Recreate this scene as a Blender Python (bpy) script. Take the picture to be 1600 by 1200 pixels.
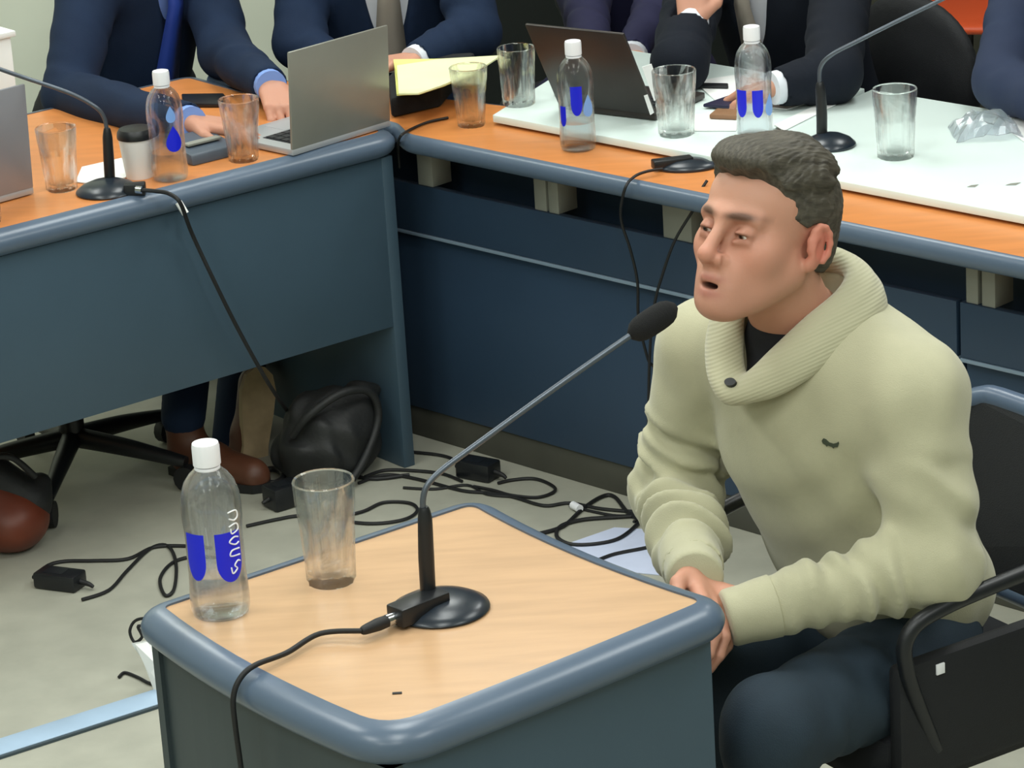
import bpy, bmesh, math, random
import numpy as np
from mathutils import Vector, Matrix
random.seed(7); np.random.seed(7)
for o in list(bpy.data.objects): bpy.data.objects.remove(o)
SC = bpy.context.scene
COL = SC.collection
# ------------------------------------------------------------------ camera
CAM_F, CAM_P, CAM_R, CAM_H = 5000.0, math.radians(19.21), math.radians(-3.59), 2.40   # focal length in px of a 1600 px frame
_fw = np.array([0, math.cos(CAM_P), -math.sin(CAM_P)]); _r0 = np.array([1., 0, 0]); _u0 = np.cross(_r0, _fw)
_rt = math.cos(CAM_R)*_r0 + math.sin(CAM_R)*_u0; _up = -math.sin(CAM_R)*_r0 + math.cos(CAM_R)*_u0
_o = np.array([0, 0, CAM_H])
cam_d = bpy.data.cameras.new('camera'); cam = bpy.data.objects.new('camera', cam_d); COL.objects.link(cam)
cam_d.sensor_width = 36; cam_d.lens = CAM_F/1600*36; cam_d.clip_start = .05
cam.matrix_world = Matrix(((_rt[0], _up[0], -_fw[0], 0), (_rt[1], _up[1], -_fw[1], 0), (_rt[2], _up[2], -_fw[2], CAM_H), (0, 0, 0, 1)))
SC.camera = cam
# ------------------------------------------------------------------ world, light, exposure
W = bpy.data.worlds.new('world'); SC.world = W; W.use_nodes = True
W.node_tree.nodes['Background'].inputs[0].default_value = (.85, .93, 1, 1)
W.node_tree.nodes['Background'].inputs[1].default_value = .25
SC.view_settings.view_transform = 'Standard'; SC.view_settings.look = 'None'
SC.view_settings.gamma = 1; SC.view_settings.use_curve_mapping = False
SC.view_settings.exposure = 0.0
CEIL = 2.95
PANELS = [(-1.7, 2.4), (0.0, 2.4), (1.7, 2.4), (-1.7, 4.6), (0.0, 4.6), (1.7, 4.6), (-1.7, 6.8), (0.0, 6.8), (1.7, 6.8), (0.0, .4), (-1.7, .4)]
for k, (x, y) in enumerate(PANELS):
    l = bpy.data.lights.new('ceiling_lamp', 'AREA'); l.shape = 'RECTANGLE'; l.size = .55; l.size_y = 1.15
    l.energy = 24; l.color = (.96, 1.0, .97)
    lo = bpy.data.objects.new('ceiling_lamp', l); COL.objects.link(lo); lo.location = (x, y, CEIL-.045)
# ------------------------------------------------------------------ pixel helpers (a 1600x1200 frame): a ray meets a height or a depth
def ray(x, y): return _fw + _rt*((x-800)/CAM_F) + _up*((600-y)/CAM_F)
def atz(x, y, z):
    d = ray(x, y); return _o + d*((z-CAM_H)/d[2])
def atY(x, y, Y):
    d = ray(x, y); return _o + d*(Y/d[1])
# ------------------------------------------------------------------ materials
def lin(h):
    h = h.lstrip('#'); r = []
    for i in (0, 2, 4):
        c = int(h[i:i+2], 16)/255; r.append(c/12.92 if c <= .04045 else ((c+.055)/1.055)**2.4)
    return (*r, 1)
MATS = {}
def mat(name, col, rough=.5, metal=0., var=.0, vscale=20., bump=.0, bscale=200., spec=.5, stretch=None, attr=None, sheen=0., coat=0., sub=0.):
    m = bpy.data.materials.new(name); m.use_nodes = True; nt = m.node_tree; b = nt.nodes['Principled BSDF']
    b.inputs['Roughness'].default_value = rough; b.inputs['Metallic'].default_value = metal
    b.inputs['Specular IOR Level'].default_value = spec
    b.inputs['Sheen Weight'].default_value = sheen; b.inputs['Coat Weight'].default_value = coat
    if sub: b.inputs['Subsurface Weight'].default_value = sub; b.inputs['Subsurface Radius'].default_value = (.012, .005, .003); b.inputs['Subsurface Scale'].default_value = 1.
    c = lin(col); b.inputs['Base Color'].default_value = c
    tc = nt.nodes.new('ShaderNodeTexCoord'); vec = tc.outputs['Object']
    if stretch:
        mp = nt.nodes.new('ShaderNodeMapping'); mp.inputs['Scale'].default_value = stretch[:3]
        if len(stretch) > 3: mp.inputs['Rotation'].default_value = (0, 0, stretch[3])
        nt.links.new(vec, mp.inputs[0]); vec = mp.outputs[0]
    src = None
    if attr:
        a = nt.nodes.new('ShaderNodeAttribute'); a.attribute_name = attr; src = a.outputs['Color']
        nt.links.new(src, b.inputs['Base Color'])
    if var:
        n = nt.nodes.new('ShaderNodeTexNoise'); n.inputs['Scale'].default_value = vscale; n.inputs['Detail'].default_value = 6
        nt.links.new(vec, n.inputs['Vector'])
        r = nt.nodes.new('ShaderNodeMapRange'); r.inputs[1].default_value = .3; r.inputs[2].default_value = .7
        r.inputs[3].default_value = 1-var; r.inputs[4].default_value = 1+var
        nt.links.new(n.outputs[0], r.inputs[0])
        mx = nt.nodes.new('ShaderNodeMix'); mx.data_type = 'RGBA'; mx.blend_type = 'MULTIPLY'; mx.inputs[0].default_value = 1
        if src: nt.links.new(src, mx.inputs[6])
        else: mx.inputs[6].default_value = c
        cb = nt.nodes.new('ShaderNodeCombineColor')
        for i in range(3): nt.links.new(r.outputs[0], cb.inputs[i])
        nt.links.new(cb.outputs[0], mx.inputs[7]); nt.links.new(mx.outputs[2], b.inputs['Base Color'])
    if bump:
        n2 = nt.nodes.new('ShaderNodeTexNoise'); n2.inputs['Scale'].default_value = bscale; n2.inputs['Detail'].default_value = 4
        nt.links.new(vec, n2.inputs['Vector'])
        bp = nt.nodes.new('ShaderNodeBump'); bp.inputs['Strength'].default_value = bump; bp.inputs['Distance'].default_value = .002
        nt.links.new(n2.outputs[0], bp.inputs['Height']); nt.links.new(bp.outputs[0], b.inputs['Normal'])
    MATS[name] = m; return m
def clear(name, col='#ffffff', ior=1.45, rough=.0, mixt=.0):
    m = bpy.data.materials.new(name); m.use_nodes = True; nt = m.node_tree; b = nt.nodes['Principled BSDF']
    b.inputs['Base Color'].default_value = lin(col); b.inputs['Roughness'].default_value = rough
    b.inputs['Transmission Weight'].default_value = 1; b.inputs['IOR'].default_value = ior
    if mixt:
        t = nt.nodes.new('ShaderNodeBsdfTransparent'); mx = nt.nodes.new('ShaderNodeMixShader'); mx.inputs[0].default_value = mixt
        out = nt.nodes['Material Output']; nt.links.new(b.outputs[0], mx.inputs[1]); nt.links.new(t.outputs[0], mx.inputs[2]); nt.links.new(mx.outputs[0], out.inputs[0])
    MATS[name] = m; return m
# ------------------------------------------------------------------ object helpers
def link(name, me, m=None, parent=None, smooth=False, auto=None):
    o = bpy.data.objects.new(name, me); COL.objects.link(o)
    if m: me.materials.append(m if not isinstance(m, str) else MATS[m])
    if parent: o.parent = parent; o.matrix_parent_inverse = parent.matrix_world.inverted() if False else Matrix()
    if smooth:
        me.polygons.foreach_set('use_smooth', [True]*len(me.polygons))
        if auto: me.set_sharp_from_angle(angle=math.radians(auto))
    return o
def mesh(name, v, f, m=None, parent=None, smooth=False, auto=None):
    me = bpy.data.meshes.new(name); me.from_pydata([tuple(map(float, p)) for p in v], [], [tuple(map(int, q)) for q in f]); me.update()
    return link(name, me, m, parent, smooth, auto)
def tag(o, label, cat, group=None):
    o['label'] = label; o['category'] = cat
    if group: o['group'] = group
    return o
def thing(name, label, cat, loc=(0, 0, 0), rz=0., group=None):
    o = bpy.data.objects.new(name, None); COL.objects.link(o); o.location = [float(q) for q in loc]; o.rotation_euler = (0, 0, rz)
    o.empty_display_size = .05
    return tag(o, label, cat, group)
def struct(o): o['kind'] = 'structure'; return o
def boxv(x0, y0, z0, x1, y1, z1): return ([(x0, y0, z0), (x1, y0, z0), (x1, y1, z0), (x0, y1, z0), (x0, y0, z1), (x1, y0, z1), (x1, y1, z1), (x0, y1, z1)],
    [(3, 2, 1, 0), (4, 5, 6, 7), (0, 1, 5, 4), (1, 2, 6, 5), (2, 3, 7, 6), (3, 0, 4, 7)])
def bevel(o, w=.004, n=2):
    bm = bmesh.new(); bm.from_mesh(o.data)
    bmesh.ops.bevel(bm, geom=bm.edges[:], offset=w, segments=n, affect='EDGES', profile=.5); bm.to_mesh(o.data); bm.free()
    o.data.polygons.foreach_set('use_smooth', [True]*len(o.data.polygons)); o.data.set_sharp_from_angle(angle=math.radians(40)); return o
def box(name, b, m, parent=None, bev=0, tf=None):
    v, f = boxv(*b)
    if tf is not None: v = [tuple(tf @ Vector(p)) for p in v]
    o = mesh(name, v, f, m, parent)
    if bev: bevel(o, bev)
    return o
def prism(name, pts, z0, z1, m, parent=None, bev=0):
    n = len(pts); v = [(p[0], p[1], z0) for p in pts]+[(p[0], p[1], z1) for p in pts]
    f = [tuple(range(n-1, -1, -1)), tuple(range(n, 2*n))]+[(i, (i+1) % n, n+(i+1) % n, n+i) for i in range(n)]
    o = mesh(name, v, f, m, parent)
    if bev: bevel(o, bev)
    return o
def catmull(pts, n=8, closed=False):
    P = [np.array(p, float) for p in pts]; out = []
    N = len(P); R = range(N if closed else N-1)
    for i in R:
        if closed: p0, p1, p2, p3 = P[(i-1) % N], P[i], P[(i+1) % N], P[(i+2) % N]
        else: p0, p1, p2, p3 = P[max(i-1, 0)], P[i], P[i+1], P[min(i+2, N-1)]
        for k in range(n):
            t = k/n; out.append(.5*((2*p1)+(-p0+p2)*t+(2*p0-5*p1+4*p2-p3)*t*t+(-p0+3*p1-3*p2+p3)*t**3))
    if not closed: out.append(P[-1])
    return out
def tube_vf(path, r, sides=8, closed=False):
    P = [np.array(p, float) for p in path]; n = len(P); v = []; f = []
    rr = r if hasattr(r, '__len__') else [r]*n
    T = [P[min(i+1, n-1)]-P[max(i-1, 0)] if not closed else P[(i+1) % n]-P[i-1] for i in range(n)]
    T = [t/(np.linalg.norm(t)+1e-12) for t in T]
    u = np.cross(T[0], (0, 0, 1.)); u = np.cross(T[0], (1., 0, 0)) if np.linalg.norm(u) < .1 else u; u /= np.linalg.norm(u)
    for i in range(n):
        u = u-T[i]*(u@T[i]); u /= np.linalg.norm(u)+1e-12; w = np.cross(T[i], u)
        for k in range(sides):
            a = 2*math.pi*k/sides; v.append(P[i]+rr[i]*(math.cos(a)*u+math.sin(a)*w))
    for i in range(n if closed else n-1):
        j = (i+1) % n
        for k in range(sides): f.append((i*sides+k, i*sides+(k+1) % sides, j*sides+(k+1) % sides, j*sides+k))
    if not closed: f.append(tuple(range(sides-1, -1, -1))); f.append(tuple((n-1)*sides+k for k in range(sides)))
    return v, f
def tube(name, pts, r, m, parent=None, sides=8, n=8, closed=False, straight=False):
    path = pts if straight else catmull(pts, n, closed)
    if hasattr(r, '__len__') and not straight:
        r = list(np.interp(np.linspace(0, 1, len(path)), np.linspace(0, 1, len(r)), r))
    v, f = tube_vf(path, r, sides, closed); return mesh(name, v, f, m, parent, True, 50)
def lathe_vf(prof, seg=40, facet=None):
    v = []; f = []
    for i, (r, z) in enumerate(prof):
        for k in range(seg):
            a = 2*math.pi*k/seg; q = r
            if facet: q = r*facet(a, i)
            v.append((q*math.cos(a), q*math.sin(a), z))
    for i in range(len(prof)-1):
        for k in range(seg): f.append((i*seg+k, i*seg+(k+1) % seg, (i+1)*seg+(k+1) % seg, (i+1)*seg+k))
    f.append(tuple(range(seg-1, -1, -1))); f.append(tuple((len(prof)-1)*seg+k for k in range(seg)))
    return v, f
def lathe(name, prof, m, parent=None, seg=40, facet=None, auto=45):
    v, f = lathe_vf(prof, seg, facet); return mesh(name, v, f, m, parent, True, auto)
def loft(name, outline, prof, m, parent=None, caps=True):
    """outline: closed ccw 2D loop; prof: list of (outward offset, z)."""
    P = np.array(outline, float); n = len(P)
    T = np.roll(P, -1, 0)-np.roll(P, 1, 0); T /= np.linalg.norm(T, axis=1)[:, None]; Nn = np.stack([T[:, 1], -T[:, 0]], 1)
    v = []; f = []
    for off, z in prof:
        for p, q in zip(P, Nn): v.append((p[0]+q[0]*off, p[1]+q[1]*off, z))
    for i in range(len(prof)-1):
        for k in range(n): f.append((i*n+k, i*n+(k+1) % n, (i+1)*n+(k+1) % n, (i+1)*n+k))
    if caps: f.append(tuple(range(n-1, -1, -1))); f.append(tuple((len(prof)-1)*n+k for k in range(n)))
    else:
        for k in range(n): f.append(((len(prof)-1)*n+k, (len(prof)-1)*n+(k+1) % n, (k+1) % n, k))
    return mesh(name, v, f, m, parent, True, 40)
def rounded(corners, r=.03, seg=6, bows=None, bown=10):
    """corners ccw; bows: sagitta per side (positive outward). returns a dense closed loop with rounded corners"""
    C = [np.array(c, float) for c in corners]; n = len(C); side = []
    for i in range(n):
        a, b = C[i], C[(i+1) % n]; d = b-a; L = np.linalg.norm(d); d /= L; nn = np.array([d[1], -d[0]]); s = bows[i] if bows else 0
        side.append([a+d*L*t+nn*s*4*t*(1-t) for t in np.linspace(0, 1, bown+1)] if s else [a+d*L*t for t in np.linspace(0, 1, 5)])
    out = []
    rr = r if hasattr(r, '__len__') else [r]*n
    for i in range(n):
        S = side[i]; c0 = C[i]; c1 = C[(i+1) % n]
        for p in S:
            if np.linalg.norm(p-c0) > rr[i]*1.05 and np.linalg.norm(p-c1) > rr[(i+1) % n]*1.05: out.append(p)
        # corner at c1
        pin = c1+(S[-2]-c1)/np.linalg.norm(S[-2]-c1)*rr[(i+1) % n]; nx = side[(i+1) % n][1]; pout = c1+(nx-c1)/np.linalg.norm(nx-c1)*rr[(i+1) % n]
        for t in np.linspace(0, 1, seg): out.append((1-t)**2*pin+2*t*(1-t)*c1+t*t*pout)
    return out
def copy_tree(o, parent=None):
    c = o.copy(); COL.objects.link(c); c.parent = parent
    for ch in list(o.children): copy_tree(ch, c)
    return c
def bull(h, w, z1, n=8):
    """half-round profile of height h and depth w whose top is z1"""
    return [(w*math.sin(math.pi*t), z1-h*.5+h*.5*math.cos(math.pi*t)) for t in np.linspace(0, 1, n+1)][::-1]
# ------------------------------------------------------------------ signed-distance sculpting (numpy) and surface nets
class Sculpt:
    def __init__(s): s.ops = []
    def cap(s, a, b, ra, rb=None, k=.02, sub=False, sq=None): s.ops.append(('c', np.array(a, float), np.array(b, float), ra, ra if rb is None else rb, k, sub, sq)); return s
    def chain(s, pts, rad, k=.02, sub=False):
        for i in range(len(pts)-1): s.cap(pts[i], pts[i+1], rad[i], rad[i+1], k, sub)
        return s
    def ell(s, c, r, R=None, k=.02, sub=False): s.ops.append(('e', np.array(c, float), np.array(r, float), np.eye(3) if R is None else np.array(R, float), k, sub)); return s
    def build(s, h, post=None, lo=None, hi=None):
        los = []; his = []
        for o in s.ops:
            if o[-1 if o[0] == 'e' else 6]: continue
            if o[0] == 'c': m = max(o[3], o[4]); los.append(np.minimum(o[1], o[2])-m); his.append(np.maximum(o[1], o[2])+m)
            else: m = o[2].max(); los.append(o[1]-m); his.append(o[1]+m)
        pad = .03
        L = (np.min(los, 0)-pad) if lo is None else np.array(lo, float); Hh = (np.max(his, 0)+pad) if hi is None else np.array(hi, float)
        n = np.ceil((Hh-L)/h).astype(int)+1
        D = np.full(n, .2, np.float32); ax = [L[i]+h*np.arange(n[i]) for i in range(3)]
        for o in s.ops:
            sub = o[5] if o[0] == 'e' else o[6]; k = o[4] if o[0] == 'e' else o[5]
            if o[0] == 'c': m = max(o[3], o[4]); a = np.minimum(o[1], o[2])-m; b = np.maximum(o[1], o[2])+m
            else: m = o[2].max(); a = o[1]-m; b = o[1]+m
            i0 = np.clip(np.floor((a-k-4*h-L)/h).astype(int), 0, n); i1 = np.clip(np.ceil((b+k+4*h-L)/h).astype(int)+1, 0, n)
            if (i1 <= i0).any(): continue
            X = ax[0][i0[0]:i1[0]].astype(np.float32)[:, None, None]; Y = ax[1][i0[1]:i1[1]].astype(np.float32)[None, :, None]; Z = ax[2][i0[2]:i1[2]].astype(np.float32)[None, None, :]
            if o[0] == 'c':
                pa = (X-o[1][0], Y-o[1][1], Z-o[1][2]); ba = o[2]-o[1]; q = ba@ba+1e-12
                t = np.clip((pa[0]*ba[0]+pa[1]*ba[1]+pa[2]*ba[2])/q, 0, 1)
                d = np.sqrt((pa[0]-t*ba[0])**2+(pa[1]-t*ba[1])**2+(pa[2]-t*ba[2])**2)-(o[3]+(o[4]-o[3])*t)
                if o[7] is not None: d = d-o[7](t, X, Y, Z)
            else:
                R = o[3]; x, y, z = X-o[1][0], Y-o[1][1], Z-o[1][2]
                pl = [R[0][i]*x+R[1][i]*y+R[2][i]*z for i in range(3)]   # columns of R are the axes
                k0 = np.sqrt(sum((pl[i]/o[2][i])**2 for i in range(3))); k1 = np.sqrt(sum((pl[i]/o[2][i]**2)**2 for i in range(3)))+1e-9
                d = k0*(k0-1)/k1
            V = D[i0[0]:i1[0], i0[1]:i1[1], i0[2]:i1[2]]
            if not sub:
                hh = np.clip(.5+.5*(V-d)/k, 0, 1); V[...] = V*(1-hh)+d*hh-k*hh*(1-hh)
            else:
                hh = np.clip(.5-.5*(V+d)/k, 0, 1); V[...] = V*(1-hh)-d*hh+k*hh*(1-hh)
        if post is not None: D = post(D, ax)
        return nets(D, L, h)
def nets(D, L, h):
    S = D < 0; nx, ny, nz = D.shape
    c = np.zeros((nx-1, ny-1, nz-1), np.int8)
    for i in (0, 1):
        for j in (0, 1):
            for k in (0, 1): c += S[i:nx-1+i, j:ny-1+j, k:nz-1+k]
    act = np.argwhere((c > 0) & (c < 8)); idx = -np.ones(c.shape, np.int64); idx[tuple(act.T)] = np.arange(len(act))
    acc = np.zeros((len(act), 3)); cnt = np.zeros(len(act))
    corners = [(i, j, k) for i in (0, 1) for j in (0, 1) for k in (0, 1)]
    for a in corners:
        for ax_ in range(3):
            if a[ax_]: continue
            b = list(a); b[ax_] = 1
            da = D[act[:, 0]+a[0], act[:, 1]+a[1], act[:, 2]+a[2]]; db = D[act[:, 0]+b[0], act[:, 1]+b[1], act[:, 2]+b[2]]
            x = (da < 0) != (db < 0); t = np.where(x, da/np.where(x, da-db, 1), 0)
            p = np.array(a, float)[None, :].repeat(len(act), 0); p[:, ax_] += t
            acc += p*x[:, None]; cnt += x
    V = L+(act+acc/cnt[:, None])*h; F = []
    for ax_ in range(3):
        o1, o2 = [(1, 2), (2, 0), (0, 1)][ax_]
        sl0 = [slice(None)]*3; sl1 = [slice(None)]*3; sl0[ax_] = slice(0, -1); sl1[ax_] = slice(1, None)
        A = S[tuple(sl0)]; B = S[tuple(sl1)]; e = np.argwhere(A != B)
        e = e[(e[:, o1] > 0) & (e[:, o2] > 0) & (e[:, o1] < D.shape[o1]-1) & (e[:, o2] < D.shape[o2]-1)]
        inside = A[tuple(e.T)]
        def cell(d1, d2):
            q = e.copy(); q[:, o1] -= d1; q[:, o2] -= d2; return idx[tuple(q.T)]
        Q = np.stack([cell(1, 1), cell(0, 1), cell(0, 0), cell(1, 0)], 1)
        Q = np.where(inside[:, None], Q, Q[:, ::-1]); F.append(Q)
    F = np.concatenate(F); F = F[(F >= 0).all(1)]
    return V, F
def npmesh(name, V, F, m=None, parent=None, col=None, rib=None):
    me = bpy.data.meshes.new(name); me.vertices.add(len(V)); me.vertices.foreach_set('co', np.asarray(V, np.float32).ravel())
    F = np.asarray(F, np.int32); me.loops.add(F.size); me.loops.foreach_set('vertex_index', F.ravel())
    me.polygons.add(len(F)); me.polygons.foreach_set('loop_start', np.arange(0, F.size, F.shape[1], dtype=np.int32)); me.polygons.foreach_set('loop_total', np.full(len(F), F.shape[1], np.int32))
    me.update(calc_edges=True); me.polygons.foreach_set('use_smooth', [True]*len(F))
    if col is not None:
        a = me.color_attributes.new('col', 'FLOAT_COLOR', 'POINT'); c = np.ones((len(V), 4), np.float32); c[:, :3] = col; a.data.foreach_set('color', c.ravel())
    return link(name, me, m, parent)
def relax(V, F, it=2, w=.5):
    V = V.copy(); E = np.concatenate([F[:, [0, 1]], F[:, [1, 2]], F[:, [2, 3]], F[:, [3, 0]]]); N = len(V)
    I = np.concatenate([E[:, 0], E[:, 1]]); J = np.concatenate([E[:, 1], E[:, 0]]); n = np.maximum(np.bincount(I, minlength=N), 1)
    for _ in range(it):
        s = np.stack([np.bincount(I, V[J, k], N) for k in range(3)], 1); V = V*(1-w)+w*s/n[:, None]
    return V
def unit(v): v = np.array(v, float); return v/np.linalg.norm(v)
# ================================================================== materials
mat('floor', '#a9a99b', .55, var=.10, vscale=9, bump=.15, bscale=60)
mat('wall_green', '#e0e7d4', .8, var=.03, vscale=3)
mat('wall_dark', '#47483d', .8, var=.05, vscale=3)
mat('ceiling', '#e8e8e2', .9)
mat('desk_grey', '#3f5463', .45, var=.04, vscale=5, bump=.05, bscale=400)
mat('desk_blue', '#2c4158', .5, var=.05, vscale=5, bump=.05, bscale=400)
mat('band_grey', '#566679', .3, var=.03, vscale=8)
mat('desk_char', '#3c474b', .5, var=.04, vscale=5)
mat('oak', '#c5a07b', .24, var=.07, vscale=3.2, stretch=(2, 14, 2, math.radians(-37)))
mat('cherry', '#d4884c', .32, var=.08, vscale=3.2, stretch=(2, 14, 2, math.radians(45)))
mat('white_board', '#dfeeea', .35, var=.02, vscale=4)
mat('support', '#8d8f86', .5)
mat('skirt', '#4a4a42', .6, var=.08, vscale=10)
mat('trim_light', '#8296a8', .35)
mat('black_plastic', '#15181c', .4)
mat('black_rubber', '#121315', .6)
mat('gunmetal', '#2a2e34', .35, .5)
mat('steel', '#5c646e', .35, .6)
mat('chrome', '#c8ccd0', .15, 1.)
mat('white_plastic', '#f2f3f8', .35)
mat('paper', '#eef0ee', .8, var=.03, vscale=12)
mat('yellow_paper', '#e6e98c', .7, var=.06, vscale=14)
mat('foam', '#0d0e10', .95, bump=.8, bscale=900)
mat('black_fabric', '#14171b', .9, var=.15, vscale=40, bump=.4, bscale=600)
# ================================================================== the setting
A1 = math.radians(37.3); U1 = np.array([math.cos(A1), math.sin(A1)]); N1 = np.array([-U1[1], U1[0]]); O1 = np.array([-.22, 6.413])
A2 = math.radians(-45.7); U2 = np.array([math.cos(A2), math.sin(A2)]); N2 = np.array([-U2[1], U2[0]]); O2 = np.array([-.179, 6.374])
def d1(s, t): return O1+U1*s+N1*t
def d2(s, t): return O2+U2*s+N2*t
TL, TB = 1.75, 2.9                       # how far the walls stand behind the two desks
M2 = np.array([U1, -U2]).T
def meet(p, u, q, w):
    a = np.linalg.solve(np.array([u, -w]).T, q-p); return p+u*a[0]
WC = meet(d1(0, TL), U1, d2(0, TB), U2); WL = WC-U1*10; WR = WC+U2*10; WF = WC-U1*10+U2*10
room = [WL, WF, WR, WC]
struct(prism('floor', room, -.05, 0, 'floor'))
struct(prism('ceiling', room, CEIL, CEIL+.05, 'ceiling'))
def wall(name, a, b, m, th=.1):
    d = unit(b-a); n = np.array([d[1], -d[0]])*th
    return struct(prism(name, [a, a+n, b+n, b], 0, CEIL, m))
wall('wall_left', WC, WL, 'wall_green'); wall('wall_back', WR, WC, 'wall_dark'); wall('wall_right', WF, WR, 'wall_green'); wall('wall_front', WL, WF, 'wall_green')
mat('backdrop_dark', '#1d2423', .6, var=.05, vscale=4)
dr = prism('dark_backdrop_1', [d1(1.40, TL-.05), d1(4.2, TL-.05), d1(4.2, TL), d1(1.40, TL)], 0, 2.3, 'backdrop_dark', None, .004); struct(dr)  # invented dark panel over the pale wall, added to keep this background dark
for k, (x, y) in enumerate(PANELS):
    t = thing('ceiling_light', 'white rectangular ceiling light panel above the courtroom', 'light', (x, y, CEIL-.04), 0, 'ceiling light panels')
    box('housing', (-.3, -.6, 0, .3, .6, .04), 'white_plastic', t)
# flat cable cover across the floor
a, b = atz(0, 1172, 0)[:2], atz(250, 1092, 0)[:2]; dd = unit(b-a); nn = np.array([-dd[1], dd[0]]); 
pa, pb = a-dd*1.2, b+dd*.45
mat('floor_strip', '#a9c1d8', .35, var=.06, vscale=10); mat('strip_edge', '#3c4a52', .5)
struct(prism('trim_1', [pa-nn*.028, pb-nn*.028, pb+nn*.034, pa+nn*.034], 0, .006, 'floor_strip', bev=.002))
struct(prism('trim_2', [pa-nn*.036, pb-nn*.036, pb-nn*.029, pa-nn*.029], 0, .005, 'strip_edge'))
# ================================================================== left desk
ZD = .735
t = thing('courtroom_desk', 'long grey courtroom desk with wooden top and deep front panel, at left', 'desk')
wood = rounded([d1(-2.7, 0), d1(-.015, 0), d1(-.015, .74), d1(-2.7, .74)], [.02, .03, .02, .02])
loft('worktop', wood, [(0, ZD-.03), (0, ZD)], 'cherry', t)
loft('edge_band', wood, [(0, ZD-.052)]+bull(.052, .034, ZD+.002)+[(0, ZD+.002)][:0], 'band_grey', t, caps=False)
def slab(name, D, s0, s1, t0, t1, z0, z1, m, par, bev=.002):
    return prism(name, [D(s0, t0), D(s1, t0), D(s1, t1), D(s0, t1)], z0, z1, m, par, bev)
slab('front_panel', d1, -2.65, -.03, -.008, .012, .318, ZD-.05, 'desk_grey', t)
slab('end_panel', d1, -.032, -.004, -.010, .70, 0, ZD-.05, 'desk_grey', t)
slab('end_panel', d1, -2.69, -2.66, -.010, .70, 0, ZD-.05, 'desk_grey', t)
# ================================================================== back desk
t = thing('courtroom_desk', 'blue-grey courtroom desk with wooden front ledge and open slot, behind the seated man', 'desk')
lc = d1(.03, .0)
wood = rounded([d2(.0, 0), d2(2.7, 0), d2(2.7, .74), d1(.045, .74), d1(.045, .03)], [.02, .02, .02, .02, .01])
loft('worktop', wood, [(0, ZD-.028), (0, ZD)], 'cherry', t)
loft('edge_band', wood, [(0, ZD-.04)]+bull(.04, .016, ZD+.001), 'band_grey', t, caps=False)
for s0, s1 in ((-.20, 1.316), (1.324, 2.68)):
    slab('upper_panel', d2, s0, s1, .100, .118, .482, .588, 'desk_blue', t)
    slab('lower_panel', d2, s0, s1, .118, .136, .07, .474, 'desk_blue', t)
    slab('ledge_strip', d2, s0, s1, .098, .125, .474, .481, 'trim_light', t, .001)
    slab('skirting', d2, s0, s1, .124, .140, 0, .068, 'skirt', t)
slab('rear_panel', d2, -.32, 2.68, .22, .24, .0, .70, 'desk_blue', t)
for s0, s1 in ((-.095, -.05), (.248, .282), (.288, .316), (.60, .675), (1.335, 1.362), (1.37, 1.40), (1.75, 1.81)):
    slab('support_block', d2, s0, s1, .104, .16, .588, ZD-.03, 'support', t)
# white boards lying on the back desk
ZW = .757
tag(prism('white_board', [d2(.10, .145), d2(.695, .145), d2(.62, .715), d2(-.12, .715)], ZD+.006, ZW, 'white_board', None, .002), 'white table board on the back desk, holding the dark laptop', 'board', 'white boards on the back desk')
tag(prism('white_board', [d2(.712, .145), d2(2.0, .145), d2(2.0, .715), d2(.637, .715)], ZD+.006, ZW, 'white_board', None, .002), 'white table board on the back desk under the lone empty glass', 'board', 'white boards on the back desk')
# ================================================================== witness table
ZT = .74
t = thing('side_table', 'small table with pale wooden top and rounded grey edge in front of the man', 'table')
q = [atz(*p, ZT)[:2] for p in ((255, 950), (606, 1138), (1098, 941), (737, 789))]
wood = rounded(q, [.012, .05, .02, .02], 7, bows=[.018, .004, -.017, 0.0])
loft('worktop', wood, [(0, ZT-.03), (0, ZT)], 'oak', t)
loft('edge_band', wood, [(0, ZT-.055)]+bull(.055, .036, ZT+.003, 12), 'band_grey', t, caps=False)
cen = sum(q)/4
def inset(p, d): return p+unit(cen-p)*d
i0, i1, i2, i3 = [inset(p, d) for p, d in zip(q, (-.012, -.012, -.008, .03))]
def panel(name, a, b, th, z0, z1, m, bow=0., outs=0.):
    d = unit(b-a); n = np.array([d[1], -d[0]]); L = np.linalg.norm(b-a); T = np.linspace(0, 1, 13)
    f_ = [a+d*L*u+n*(outs+bow*4*u*(1-u)) for u in T]; g_ = [p-n*th for p in f_]
    return prism(name, f_+g_[::-1], z0, z1, m, t)
panel('side_panel', i0, i1, .02, 0, ZT-.05, 'desk_char', .018)
panel('side_panel', i1, i2, .02, 0, ZT-.05, 'desk_grey', .004)
panel('side_panel', i3, i0, .02, 0, ZT-.05, 'desk_char')
dq = unit(i1-i0); panel('corner_post', i0-dq*.004, i0+dq*.012, .03, 0, ZT-.05, 'desk_char', 0, .008)
tag(mesh('dark_spot', *boxv(0, 0, 0, .012, .005, .0008), 'black_rubber'), 'tiny dark fleck lying on the small wooden table top', 'fleck').location = tuple(atz(613, 1085, ZT+.0005))
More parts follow.
